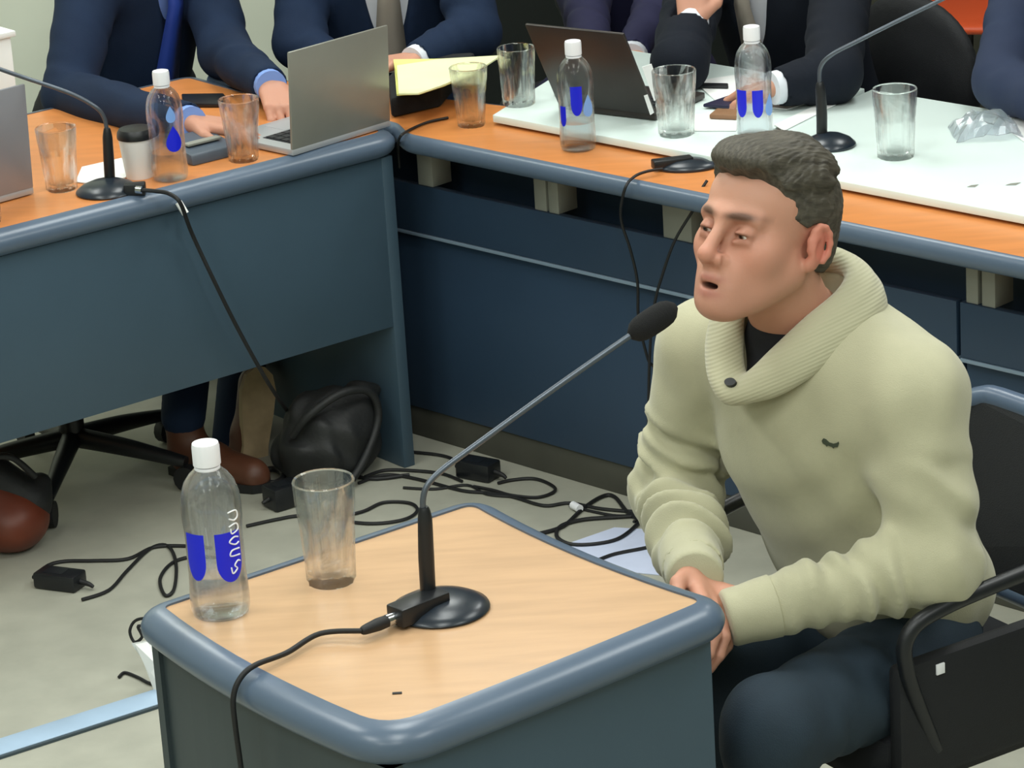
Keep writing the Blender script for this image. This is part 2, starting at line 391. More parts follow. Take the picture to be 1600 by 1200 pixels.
# ================================================================== glasses and bottles
clear('glass', '#fbfefd', 1.45, 0, .5); clear('pet', '#f3f6fb', 1.25, .0, .45); clear('water', '#f2f8fa', 1.2, 0, .5)
mat('label_blue', '#1420d8', .4); mat('label_pale', '#7fa9ea', .4); mat('label_white', '#f4f6fb', .5)
def tumbler(label, loc, h, rt, rb, rot=0., group='faceted glass tumblers', n=10):
    o = thing('glass_tumbler', label, 'glass', loc, rot, group)
    seg = n*6; v = []; f = []
    prof = [(rb*.90, 0, 0), (rb, .002, 1), (rb*1.01, h*.10, 1)]+[(rb+(rt-rb)*((z-.1)/.9)**.9, h*z, 1) for z in (.2, .3, .4, .48, .54, .60, .66, .72)]+[(rb+(rt-rb)*((z-.1)/.9)**.9+.0008, h*z, 0) for z in (.76, .85, .95)]+[(rt+.0008, h*.985, 0), (rt-.0008, h, 0)]
    inner = [(rt-.0030, h*.985, 0), (rt-.0034, h*.8, 0), (rb+(rt-rb)*.55-.0036, h*.6, 0), (rb-.003, h*.2, 0), (rb-.006, h*.11, 0), (rb*.4, h*.095, 0)]
    for r, z, w in prof+inner:
        for k in range(seg):
            a = 2*math.pi*k/seg; u = (k % 6)/6*2-1; q = r
            if w:
                top = h*(.52+.13*(1-u*u)); ww = min(max((top-z)/(h*.05), 0), 1)
                poly = math.cos(math.pi/n)/math.cos(u*math.pi/n); q = r*(1+ww*((poly-1)*1.6+.006))
            v.append((q*math.cos(a), q*math.sin(a), z))
    m = len(prof)+len(inner)
    for i in range(m-1):
        for k in range(seg): f.append((i*seg+k, i*seg+(k+1) % seg, (i+1)*seg+(k+1) % seg, (i+1)*seg+k))
    f.append(tuple(range(seg-1, -1, -1))); f.append(tuple((m-1)*seg+k for k in range(seg)))
    mesh('glass_body', v, f, 'glass', o, True, 30); return o
def wrap(name, shape, R, m, parent, n=10):
    """closed outline in (angle, z) laid on a cylinder of radius R as a fan of thin quads"""
    pts = np.array(shape); c = pts.mean(0); v = []; f = []; k = len(pts); rings = 5
    for r in np.linspace(1, 0.02, rings):
        for p in pts:
            q = c+(p-c)*r; v.append((R*math.cos(q[0]), R*math.sin(q[0]), q[1]))
    for i in range(rings-1):
        for j in range(k): f.append((i*k+j, i*k+(j+1) % k, (i+1)*k+(j+1) % k, (i+1)*k+j))
    f.append(tuple((rings-1)*k+j for j in range(k)))
    return mesh(name, v, f, m, parent, True)
def lobe(a0, a1, z0, z1, n=14):
    """a band with a flat top and a round bottom"""
    c = (a0+a1)/2; w = (a1-a0)/2; hh = (z1-z0); pts = [(a0+(a1-a0)*t, z1) for t in np.linspace(1, 0, n)]
    pts += [(a0, z1-(hh*.6)*t) for t in np.linspace(0, 1, 6)[1:]]
    pts += [(c-w*math.cos(t), z0+hh*.4-hh*.4*math.sin(t)) for t in np.linspace(0, math.pi, n)[1:]]
    pts += [(a1, z0+hh*.4+(hh*.6)*t) for t in np.linspace(0, 1, 6)[1:-1]]
    return pts
def drop(a, w, z0, z1, n=24):
    return [(a+w*math.sin(t)*math.sin(t/2)**1.2*1.15, z1-(z1-z0)*(1-math.cos(t))/2) for t in np.linspace(0, 2*math.pi, n, endpoint=False)]
def bottle(label, loc, h, rot, marks, glyph=None, fill=.26):
    o = thing('water_bottle', label, 'bottle', loc, rot, 'plastic water bottles'); R = h*.165; k = h/.244
    outer = [(.030, .0), (.037, .003), (.0395, .012), (.0400, .03), (.0385, .055), (.0385, .12), (.0400, .135), (.0402, .155), (.0385, .172), (.0335, .188), (.026, .199), (.0185, .206), (.0150, .210), (.0148, .226)]
    outer = [(r*k, z*k) for r, z in outer]; inner = [(max(r-.0009, .002), z+(.0012 if i == 0 else 0)) for i, (r, z) in enumerate(outer)][::-1]
    lathe('bottle_body', outer+inner, 'pet', o, 40)
    wz = h*fill; wp = [(.001, .0022)]+[(r-.0016, z+.002) for r, z in outer if z < wz]+[(.0385*k-.0016, wz), (.001, wz)]
    lathe('water', wp, 'water', o, 32)
    capv = [(.0165, .212), (.0182, .213), (.0182, .238), (.0172, .2425), (.012, .244)]
    lathe('cap', [(r*k, z*k) for r, z in capv], 'white_plastic', o, 48, lambda a, i: 1+(.018*(math.sin(a*24) > 0) if i in (1, 2) else 0))
    lathe('cap_ring', [(.0160*k, .206*k), (.0172*k, .207*k), (.0172*k, .210*k), (.0160*k, .211*k)], 'white_plastic', o, 32)
    for name, shape, m in marks: wrap(name, [(a, z*k) for a, z in shape], R*1.006+.0004, m, o)
    if glyph:
        a0, z0, z1 = glyph
        for j, st in enumerate([[(-.10, 0), (.12, .0), (.16, .10), (.05, .14), (-.08, .10)], [(-.1, .22), (.1, .20), (.14, .30), (-.04, .34), (-.06, .26)], [(.12, .42), (.0, .40), (-.12, .46), (.02, .52), (.13, .50)], [(.13, .60), (-.08, .60), (-.12, .68), (.13, .70)], [(.12, .80), (.05, .78), (-.04, .84), (.02, .90), (-.1, .96), (-.13, .86)]]):
            pts = [((R*1.012+.0008)*math.cos(a0+u*1.5), (R*1.012+.0008)*math.sin(a0+u*1.5), (z1+(z0-z1)*w)*k) for u, w in st]
            tube('label_lettering', pts, .0011, 'label_white', o, 5, 4)
    return o
rad = math.radians
tumbler('empty faceted glass tumbler on the small wooden table', atz(518, 908, ZT), .148, .0415, .034, .2, n=9)
bottle('clear plastic water bottle with blue label on the small wooden table', atz(346, 958, ZT), .243, 0,
       [('label_print', lobe(rad(-146), rad(-104), .062, .128), 'label_blue'), ('label_print', lobe(rad(-84), rad(-30), .058, .128), 'label_blue')], (rad(-46), .066, .155))
SH = .222
bottle('water bottle with blue droplet label beside the microphone on the left desk', atz(267, 280, ZD), SH, 0,
       [('label_print', drop(rad(-62), rad(30), .070, .128), 'label_blue'), ('label_print', drop(rad(-66), rad(18), .135, .172), 'label_pale')])
bottle('water bottle standing on the wooden ledge of the back desk', atz(904, 233, ZD), SH, 0,
       [('label_print', lobe(rad(-108), rad(-72), .085, .15), 'label_blue'), ('label_print', lobe(rad(-150), rad(-126), .06, .105), 'label_blue'), ('label_print', drop(rad(-52), rad(22), .08, .13), 'label_pale')])
bottle('water bottle with blue label standing among papers on the white board', atz(1180, 212, ZW), SH, 0,
       [('label_print', lobe(rad(-155), rad(-118), .05, .11), 'label_blue'), ('label_print', lobe(rad(-100), rad(-66), .05, .11), 'label_blue'), ('label_print', drop(rad(-40), rad(22), .05, .10), 'label_pale')])
bottle('water bottle cut off by the left edge of the photo', atz(-26, 350, ZD), SH, 0, [('label_print', lobe(rad(-70), rad(10), .06, .13), 'label_blue')])
tumbler('empty tumbler beside the grey laptop at the far left of the desk', atz(97, 296, ZD), .128, .040, .031, .1)
tumbler('empty tumbler in front of the typing hands beside the silver laptop', atz(381, 250, ZD), .128, .0405, .031, .3)
tumbler('empty tumbler on the wooden ledge below the yellow papers', atz(737, 196, ZD), .125, .039, .029, .2)
tumbler('tumbler on the white board between yellow papers and dark laptop', atz(811, 163, ZW), .122, .039, .034, .5)
tumbler('second tumbler partly hidden by the dark laptop', d2(.125, .345).tolist()+[ZW], .11, .036, .030, .2)
tumbler('empty tumbler beside the right edge of the dark laptop', atz(1057, 210, ZW), .132, .0435, .036, .4)
tumbler('lone empty tumbler on the right-hand white board', atz(1400, 245, ZW), .135, .042, .036, .1)
# ================================================================== microphones
def gooseneck(par, pts, r0, stem, foam=None):
    tube('stem_sleeve', stem, [.0105, .0108, .0098, .006], 'black_plastic', par, 14)
    tube('gooseneck', pts, r0, 'steel', par, 10, 10)
    if foam is not None:
        a, b = map(np.array, foam); T = np.linspace(0, 1, 11); tube('foam_windscreen', [a+(b-a)*u for u in T], [.006, .0135, .0165, .0175, .018, .018, .018, .0175, .0165, .013, .005], 'foam', par, 18, straight=True)
mat('mic_base', '#1d2630', .28)
B = atz(686, 953, ZT)
t = thing('desk_microphone', 'gooseneck microphone with round black base on the small wooden table', 'microphone')
def dome(par, c, r, h, m, sx=1.):
    v, f = lathe_vf([(r*.96, 0), (r, .003), (r*.98, .006), (r*.8, h*.62), (r*.5, h*.92), (r*.15, h), (.001, h)], 40)
    return mesh('base', [(x*sx+c[0], y+c[1], z+c[2]) for x, y, z in v], f, m, par, True, 60)
dome(t, B+[.002, 0, 0], .066, .020, 'mic_base')
jd = unit(np.array(atz(607, 965, ZT+.02)-atz(690, 932, ZT+.02))); ja = math.atan2(jd[1], jd[0])
jc = atz(655, 948, ZT+.018); box('socket_block', (-.04, -.017, -.013, .042, .017, .013), 'black_plastic', t, .003, Matrix.Translation(Vector(jc)) @ Matrix.Rotation(ja, 4, 'Z'))
pt = np.array([jc[0], jc[1], jc[2]-.002])+jd*.04
tube('plug_collar', [pt, pt+jd*.016], .0085, 'chrome', t, 16, 2); tube('plug', [pt+jd*.014, pt+jd*.03, pt+jd*.052, pt+jd*.058], [.0082, .0088, .0066, .004], 'black_rubber', t, 14)
S0 = np.array(atz(669, 928, ZT+.022)); YS = S0[1]
gooseneck(t, [atY(662, 802, YS), atY(661, 780, YS), atY(668, 758, YS+.004), atY(690, 735, YS+.012), atY(740, 698, YS+.03), atY(870, 604, YS+.07), atY(995, 517, YS+.11)], .0042,
          [S0, atY(666, 870, YS), atY(664, 812, YS), atY(662, 792, YS)], (atY(984, 525, YS+.107), atY(1056, 478, YS+.13)))
e = pt+jd*.056
ce = np.array(atz(410, 1050, ZT))[:2]; cn = np.array([-.81, -.585]); cp = lambda o_, z: [ce[0]+cn[0]*o_, ce[1]+cn[1]*o_, z]
tag(tube('microphone_cable', [e, atz(500, 990, ZT+.012), atz(448, 1020, ZT+.010), cp(.010, ZT+.0125), cp(.034, ZT+.001), cp(.046, ZT-.022), cp(.047, ZT-.06), cp(.044, .60), cp(.043, .45), cp(.05, .2), cp(.07, .03), cp(.12, .006), cp(.3, .006)], .0038, 'black_rubber', None, 8, 8), 'black microphone cable trailing over the front edge of the small table', 'cable')
def desk_mic(label, base, stem, neck, r, foam=None, sx=1.0):
    t = thing('desk_microphone', label, 'microphone'); dome(t, base, r, .024, 'mic_base', sx); gooseneck(t, neck, .0042, stem, foam); return t
b = np.array(atz(168, 300, ZD)); Y = b[1]+.03
m1 = desk_mic('gooseneck microphone with dark domed base on the left desk', b, [atY(172, 288, Y), atY(170, 250, Y), atY(168, 215, Y), atY(167, 200, Y)],
         [atY(167, 205, Y), atY(163, 185, Y), atY(150, 168, Y-.005), atY(110, 146, Y-.01), atY(40, 122, Y-.02), atY(0, 108, Y-.03), atY(-60, 85, Y-.04)], .062, (atY(-58, 86, Y-.04), atY(-100, 70, Y-.05)))
pc = np.array(atz(210, 295, ZD+.012)); box('socket_block', (-.02, -.012, -.012, .022, .012, .012), 'black_plastic', m1, .003, Matrix.Translation(Vector(pc)))
tube('plug_collar', [atz(213, 296, ZD+.014), atz(222, 297, ZD+.013)], .008, 'chrome', m1, 12, 2)
b = np.array(atz(1296, 228, ZW)); Y = b[1]+.02
desk_mic('gooseneck microphone with dark base on the white board behind the man', b, [atY(1284, 218, Y), atY(1284, 180, Y), atY(1282, 140, Y), atY(1281, 128, Y)],
         [atY(1281, 135, Y), atY(1282, 105, Y), atY(1300, 85, Y-.01), atY(1340, 64, Y-.02), atY(1400, 34, Y-.03), atY(1470, 0, Y-.05), atY(1560, -45, Y-.07)], .052, (atY(1552, -41, Y-.07), atY(1620, -75, Y-.085)))
t = thing('desk_microphone', 'black microphone base lying on the wooden ledge beside the head of the man', 'microphone')
b = np.array(atz(1075, 262, ZD)); dome(t, b, .04, .018, 'mic_base', 1.5)
box('socket_block', (-.05, -.012, 0, .03, .014, .018), 'black_plastic', t, .003, Matrix.Translation(Vector(b)+Vector((-.02, 0, .004))) @ Matrix.Rotation(.22, 4, 'Z'))
# ================================================================== laptops
mat('laptop_silver', '#93938a', .38, .35, var=.02); mat('laptop_dark', '#35302e', .4, .3, var=.04, vscale=6); mat('keys', '#20242a', .5); mat('deck', '#b9bcc0', .35, .4); mat('screen', '#10151c', .2); mat('laptop_grey', '#9a9ba2', .4, .3)
def laptop(label, a, b, z, depth, lidh, lean, m, mdeck):
    a = np.array(a, float)[:2]; b = np.array(b, float)[:2]; d = unit(b-a); w = np.linalg.norm(b-a); n = np.array([-d[1], d[0]])
    t = thing('laptop', label, 'laptop', (a[0], a[1], z), math.atan2(d[1], d[0]))
    box('base', (0, 0, .002, w, depth, .016), mdeck, t, .003)
    kb = box('keyboard', (.03, .03, .0155, w-.03, .03+depth*.45, .0168), 'keys', t)
    for r in range(4):
        for c in range(10):
            kw = (w-.07)/10; box('key', (.035+c*kw, .034+r*depth*.105, .0168, .035+(c+.85)*kw, .034+(r+.85)*depth*.105, .0186), 'keys' if mdeck != 'deck' else 'keys', kb)
    box('touchpad', (w*.35, depth*.62, .0155, w*.65, depth*.92, .0164), mdeck, t)
    tf = Matrix.Translation((0, .004, .014)) @ Matrix.Rotation(lean, 4, 'X')
    lid = box('lid', (0, -.004, 0, w, .003, lidh), m, t, .003, tf)
    box('display', (.008, .003, .012, w-.008, .0038, lidh-.01), 'screen', lid, 0, tf); return t
laptop('open silver laptop at the corner of the left desk, lid back to the camera', atz(458, 246, ZD), atz(611, 199, ZD), ZD, .21, .205, rad(4), 'laptop_silver', 'deck')
laptop('open dark brown laptop on the white board of the back desk', atz(872, 172, ZW), atz(1024, 190, ZW), ZW, .19, .215, rad(28), 'laptop_dark', 'laptop_dark')
laptop('grey laptop lid at the left edge of the photo', atz(-130, 355, ZD), atz(54, 304, ZD), ZD, .2, .212, rad(3), 'laptop_grey', 'deck')
# ================================================================== papers, folders and small things on the desks
def sheet(label, px, z, th, m, name='paper_sheet', cat='paper', curl=.0, group=None, par=None):
    P_ = [np.array(atz(x, y, z)) for x, y in px]; n = len(P_)
    v = [p+[0, 0, curl*(i % 2)] for i, p in enumerate(P_)]+[p+[0, 0, th+curl*(i % 2)] for i, p in enumerate(P_)]
    f = [tuple(range(n-1, -1, -1)), tuple(range(n, 2*n))]+[(i, (i+1) % n, n+(i+1) % n, n+i) for i in range(n)]
    if sum((P_[i][0]*P_[(i+1) % n][1]-P_[(i+1) % n][0]*P_[i][1]) for i in range(n)) < 0: f = [q[::-1] for q in f]
    o = mesh(name, v, f, m, par)
    return tag(o, label, cat, group) if label else o
mat('cream_paper', '#eceebb', .7, var=.05, vscale=9)
G = 'loose papers on the desks'
sheet('white paper sheet behind the bottle on the white board', ((1085, 128), (1150, 118), (1300, 150), (1230, 172), (1120, 160)), ZW+.001, .002, 'paper', group=G)
sheet('white paper sheet by the seam of the white boards', ((1210, 196), (1290, 158), (1330, 152), (1225, 205)), ZW+.001, .0015, 'paper', group=G)
sheet('white paper sheet under the tumbler near the dark laptop', ((1085, 205), (1085, 180), (1160, 175), (1150, 205)), ZW+.001, .0015, 'paper', group=G)
sheet('white paper at the right edge of the white board', ((1565, 196), (1580, 180), (1680, 190), (1680, 225), (1600, 222)), ZW+.001, .002, 'paper', group=G)
sheet('white paper under the microphone on the left desk', ((118, 285), (128, 262), (190, 248), (205, 275), (160, 290)), ZD+.001, .002, 'paper', group=G)
mat('dark_purple', '#1a1838', .5); mat('brown', '#8a6648', .5); mat('grey_device', '#4d5865', .45)
def flat(label, name, cat, px, z, th, m, bev=.003):
    P_ = [np.array(atz(x, y, z))[:2] for x, y in px]
    if sum((P_[i][0]*P_[(i+1) % len(P_)][1]-P_[(i+1) % len(P_)][0]*P_[i][1]) for i in range(len(P_))) < 0: P_ = P_[::-1]
    return tag(prism(name, P_, z, z+th, m, None, bev), label, cat)
flat('dark notebook lying by the labelled bottle on the white board', 'notebook', 'notebook', ((1098, 168), (1150, 150), (1172, 158), (1160, 172)), ZW+.0035, .008, 'dark_purple')
flat('small brown case lying between tumbler and bottle', 'phone_case', 'case', ((1108, 186), (1120, 176), (1158, 178), (1156, 188)), ZW+.003, .010, 'brown')
flat('dark pen lying behind the tumbler on the white board', 'pen', 'pen', ((1086, 138), (1088, 133), (1138, 134), (1138, 139)), ZW+.0035, .006, 'black_plastic', .002)
flat('black folder strip lying behind the forearm on the left desk', 'notebook', 'notebook', ((286, 168), (284, 153), (350, 152), (362, 168)), ZD+.001, .01, 'black_plastic')
# dark conference unit
t = thing('desk_phone', 'dark grey wedge-shaped desk unit between bottle and tumbler', 'device', atz(314, 244, ZD), A1)
v = [(-.055, -.055, 0), (.055, -.055, 0), (.055, .06, 0), (-.055, .06, 0), (-.055, -.05, .022), (.055, -.05, .022), (.055, .055, .04), (-.055, .055, .04)]
bevel(mesh('body', v, boxv(0, 0, 0, 1, 1, 1)[1], 'grey_device', t), .004)
box('button_strip', (-.04, -.02, .031, .04, .0, .036), 'support', t, .001)
# white cup with dark lid
t = thing('paper_cup', 'white cup with dark lid behind the microphone base on the left desk', 'cup', atz(219, 276, ZD))
lathe('cup_body', [(.027, 0), (.028, .002), (.036, .082), (.0365, .084), (.035, .084)], 'paper', t, 32)
lathe('cup_lid', [(.038, .081), (.0385, .086), (.037, .094), (.033, .100), (.02, .102), (.001, .102)], 'black_plastic', t, 32)
# white document box behind the left laptop
t = thing('document_box', 'white document box standing behind the grey laptop at the left edge', 'box', np.append(d1(-.665, .45), ZD), A1)
box('box_body', (-.22, 0, 0, .06, .08, .252), 'paper', t, .003); box('box_flap', (-.225, -.005, .248, .07, .085, .260), 'paper', t, .002)
# yellow paper file on a black case
t = thing('document_file', 'thick yellow paper file lying in the corner between the desks', 'papers')
zb = ZD+.052
for k in range(6):
    j = lambda: random.uniform(-6, 6); z = zb+k*.0048
    px = ((622+j(), 150-k*.4), (620+j(), 100+j()), (690, 94), (780+j(), 90+j()*.5), (745+j(), 112+j()*.5), (690+j(), 136), (650+j(), 148))
    o = sheet(None, px, z, .0034, 'yellow_paper' if k < 5 else 'cream_paper', 'page' if k else 'cover', par=t)
t = thing('document_case', 'black case lying under the yellow file in the desk corner', 'case')
pxs = ((612, 186), (608, 150), (640, 118), (745, 112), (705, 150), (690, 168)); P_ = [np.array(atz(x, y, ZD))[:2] for x, y in pxs]
if sum((P_[i][0]*P_[(i+1) % 6][1]-P_[(i+1) % 6][0]*P_[i][1]) for i in range(6)) < 0: P_ = P_[::-1]
prism('case_body', P_, ZD+.001, ZD+.045, 'black_fabric', t, .008)
tag(tube('desk_cable', [atz(700, 184, ZD+.004), atz(668, 191, ZD+.004), atz(640, 203, ZD+.004), atz(625, 214, ZD+.006), atY(622, 232, 6.44), atY(624, 262, 6.46)], .003, 'black_rubber'), 'short black cable dropping into the gap between the two desks', 'cable')
# crumpled clear wrapper on the right board
sc = np.array(atz(1540, 208, ZW)); v = []; f = []; rng = random.Random(3); nx, ny = 12, 9
for j in range(ny):
    for i in range(nx):
        a, b2 = i/(nx-1)-.5, j/(ny-1)-.5; v.append((sc[0]+a*.13+rng.uniform(-.004, .004), sc[1]+b2*.13+rng.uniform(-.004, .004), ZW+.003+max(0, .035*(1-4*a*a)*(1-4*b2*b2))+rng.uniform(0, .014)*(abs(a) < .49)))
for j in range(ny-1):
    for i in range(nx-1): f.append((j*nx+i, j*nx+i+1, (j+1)*nx+i+1, (j+1)*nx+i))
clear('wrapper', '#e8ecf6', 1.3, .08, .4); o = mesh('plastic_wrapper', v, f, 'wrapper'); md = o.modifiers.new('th', 'SOLIDIFY'); md.thickness = .0015
tag(o, 'crumpled clear plastic wrapper at the right of the white board', 'wrapper')
for x, y, w_ in ((1520, 290, .012), (1583, 287, .016)):
    a = atz(x, y, ZW+.0006); tag(mesh('scratch_mark', [(a[0]-w_, a[1]-.006, a[2]), (a[0]+w_*.2, a[1]-.01, a[2]), (a[0]+w_, a[1]+.006, a[2]), (a[0]-w_*.2, a[1]+.004, a[2])], [(0, 1, 2, 3)], 'support'), ('small grey scuff on the right white board, nearer the centre' if x < 1550 else 'small grey scuff on the right white board, nearer the photo edge'), 'mark')
for k, px in enumerate((((1003, 105), (1018, 100), (1036, 150), (1022, 158)), ((1006, 150), (1012, 148), (1022, 176), (1016, 180)))):
    y0 = 6.30 if k == 0 else 6.22; P_ = [np.array(atY(x, y, y0+(.02 if i in (1, 2) else 0))) for i, (x, y) in enumerate(px)]
    v = [p for p in P_]+[p+[.0, .003, 0] for p in P_]
    tag(mesh('white_card', v, [(0, 1, 2, 3), (7, 6, 5, 4), (0, 4, 5, 1), (1, 5, 6, 2), (2, 6, 7, 3), (3, 7, 4, 0)], 'paper'), ('white card standing against the right edge of the dark laptop' if k == 0 else 'small white tag at the foot of the dark laptop'), 'card')
# ================================================================== cables and things on the floor
def cable(label, pts, r=.0036, name='floor_cable', **kw):
    return tag(tube(name, [p if len(p) == 3 and p[1] < 20 else atz(p[0], p[1], r+.0005 if len(p) < 3 else p[2]) for p in pts], r, 'black_rubber', None, 7, 6, **kw), label, 'cable')
cable('black cable hanging from the left desk microphone to the floor', [atz(222, 297, ZD+.013), atz(245, 299, ZD+.012), atz(265, 303, ZD+.011), atz(282, 318, ZD-.004), atY(300, 365, 6.05), atY(335, 440, 6.06), atY(375, 520, 6.09), atY(420, 600, 6.16), (455, 650, .12), (490, 690, .01), (560, 745), (640, 742)], .0042)
tag(tube('cable_clip', [atY(279, 316, 6.052), atY(290, 334, 6.045)], .0075, 'paper', None, 10, 2), 'white tape clip on the hanging cable at the desk edge', 'clip')
cable('black cable hanging in front of the back desk, left strand', [atz(1035, 264, ZD+.01), atz(1010, 268, ZD+.012), atz(990, 277, ZD+.008), atz(976, 296, ZD-.006), atY(970, 340, 5.95), atY(985, 390, 5.96), atY(996, 440, 5.98), atY(998, 500, 6.0), atY(1012, 560, 6.02), atY(1025, 600, 6.03), (1020, 800), (990, 815)], .003)
cable('black cable hanging in front of the back desk, right strand', [atz(1105, 282, ZD+.01), atz(1094, 300, ZD-.01), atY(1085, 325, 5.86), atY(1055, 375, 5.87), atY(1035, 430, 5.9), atY(1022, 480, 5.92), atY(1015, 560, 5.95), (1008, 790, .05), (985, 805)], .003)
cable('black cable looping beside the power brick near the small table', [(128, 937), (170, 922), (200, 890), (235, 857), (262, 853), (275, 880), (272, 920), (258, 930), (250, 905), (268, 880), (300, 870), (340, 872)])
cable('thin black cable behind the power brick at far left', [(66, 900), (72, 885), (100, 877), (150, 876), (200, 873), (240, 855), (290, 853), (330, 857)])
cable('black cable loop behind the glass on the floor', [(385, 822), (430, 812), (470, 806), (520, 812), (580, 818), (630, 812), (652, 798), (640, 786), (600, 785), (570, 798), (540, 806)])
cable('black cable running out along the floor beside the left desk leg', [(560, 755), (600, 742), (650, 748), (720, 766), (760, 770), (800, 776), (850, 790), (890, 786), (940, 795), (1000, 800)])
cable('black cable coiled round the power brick below the back desk', [(778, 755), (800, 750), (835, 748), (862, 758), (866, 768), (840, 777), (800, 774), (770, 766), (740, 760)])
cable('black cable from the desk leg to the floor power brick', [(640, 706), (680, 710), (705, 716), (722, 728)])
cable('black cable crossing under the microphone stem on the floor', [(570, 745), (600, 735), (640, 735), (690, 740), (722, 752)])
cable('black cable crossing the floor behind the small table', [(630, 762), (680, 764), (730, 758), (760, 772), (800, 776)], .003)
cable('large black cable loop beside the white paper on the floor', [(842, 834), (880, 822), (910, 795), (940, 776), (960, 776), (980, 800), (1000, 812), (970, 840), (930, 850), (890, 850), (870, 838), (876, 822), (910, 812), (960, 808), (1010, 805)], .0042)
cable('black cable ending on the white floor paper', [(935, 875), (960, 866), (1000, 858), (1040, 850)], .004)
cable('thin cable crossing the loops near the back desk', [(890, 790), (930, 800), (970, 806), (1010, 800), (1050, 790)], .003)
def brick(label, px, ang, L, w_, h_):
    t = thing('power_adapter', label, 'adapter', atz(px[0], px[1], 0), ang); box('body', (-L/2, -w_/2, .001, L/2, w_/2, h_), 'black_plastic', t, .005)
    tube('strain_relief', [(L/2-.003, 0, h_*.5), (L/2+.018, 0, h_*.4), (L/2+.028, 0, h_*.25)], [.006, .005, .0035], 'black_rubber', t, 10); tube('strain_relief', [(-L/2+.003, 0, h_*.5), (-L/2-.015, 0, h_*.4)], [.006, .004], 'black_rubber', t, 10)
    box('rating_label', (-L*.3, -w_*.3, h_, L*.15, w_*.3, h_+.0006), 'gunmetal', t); return t
brick('black power brick on the floor at lower left', (95, 917), rad(-25), .095, .05, .034)
brick('black power brick on the floor below the back desk', (748, 746), rad(-35), .085, .05, .04)
brick('black plug adapter on the floor behind the glass', (445, 790), rad(35), .075, .055, .05)
tag(tube('cable_tie', [(p[0], p[1], .012) for p in [atz(425+18*math.cos(a), 752+11*math.sin(a), 0) for a in np.linspace(0, 2*math.pi, 10)[:-1]]], .007, 'black_rubber', None, 8, 4, True), 'thick black cable ring on the floor behind the bottle', 'cable')
tag(tube('cable_connector', [atz(895, 789, .01), atz(906, 795, .01)], .0085, 'white_plastic', None, 10, 2), 'small white connector on the floor cables near the back desk', 'connector')
mat('floor_paper', '#c9d2ea', .8, var=.04)
sheet('white paper lying on the floor beside the chair', ((888, 850), (960, 825), (1050, 830), (1040, 900), (935, 890)), .0005, .0015, 'floor_paper', 'floor_paper')
# white plastic bag scrap behind the table corner
a = np.array(atz(236, 1030, .02)); rng = random.Random(5)
P_ = [atz(205, 1005, .09), atz(232, 1000, .085), atz(262, 1060, .03), atz(262, 1090, .004), atz(240, 1078, .004), atz(222, 1030, .05)]
v = [np.array(p) for p in P_]+[np.array(p)+[.004, .006, -.002] for p in P_]; n = 6
o = mesh('paper_scrap', v, [tuple(range(n)), tuple(range(2*n-1, n-1, -1))]+[(i, n+i, n+(i+1) % n, (i+1) % n) for i in range(n)], 'paper'); tag(o, 'white paper scrap leaning behind the left corner of the small table', 'paper')
cable('looped black wire by the left corner of the small table', [atz(250, 965, .12), atz(215, 968, .10), atz(203, 985, .08), atz(210, 1003, .06), atz(222, 995, .07), atz(216, 978, .09), atz(240, 985, .08)], .003)
cable('short bent black wire on the floor by the small table', [(186, 1058), (195, 1051), (215, 1058), (235, 1068), (262, 1072)], .0032)
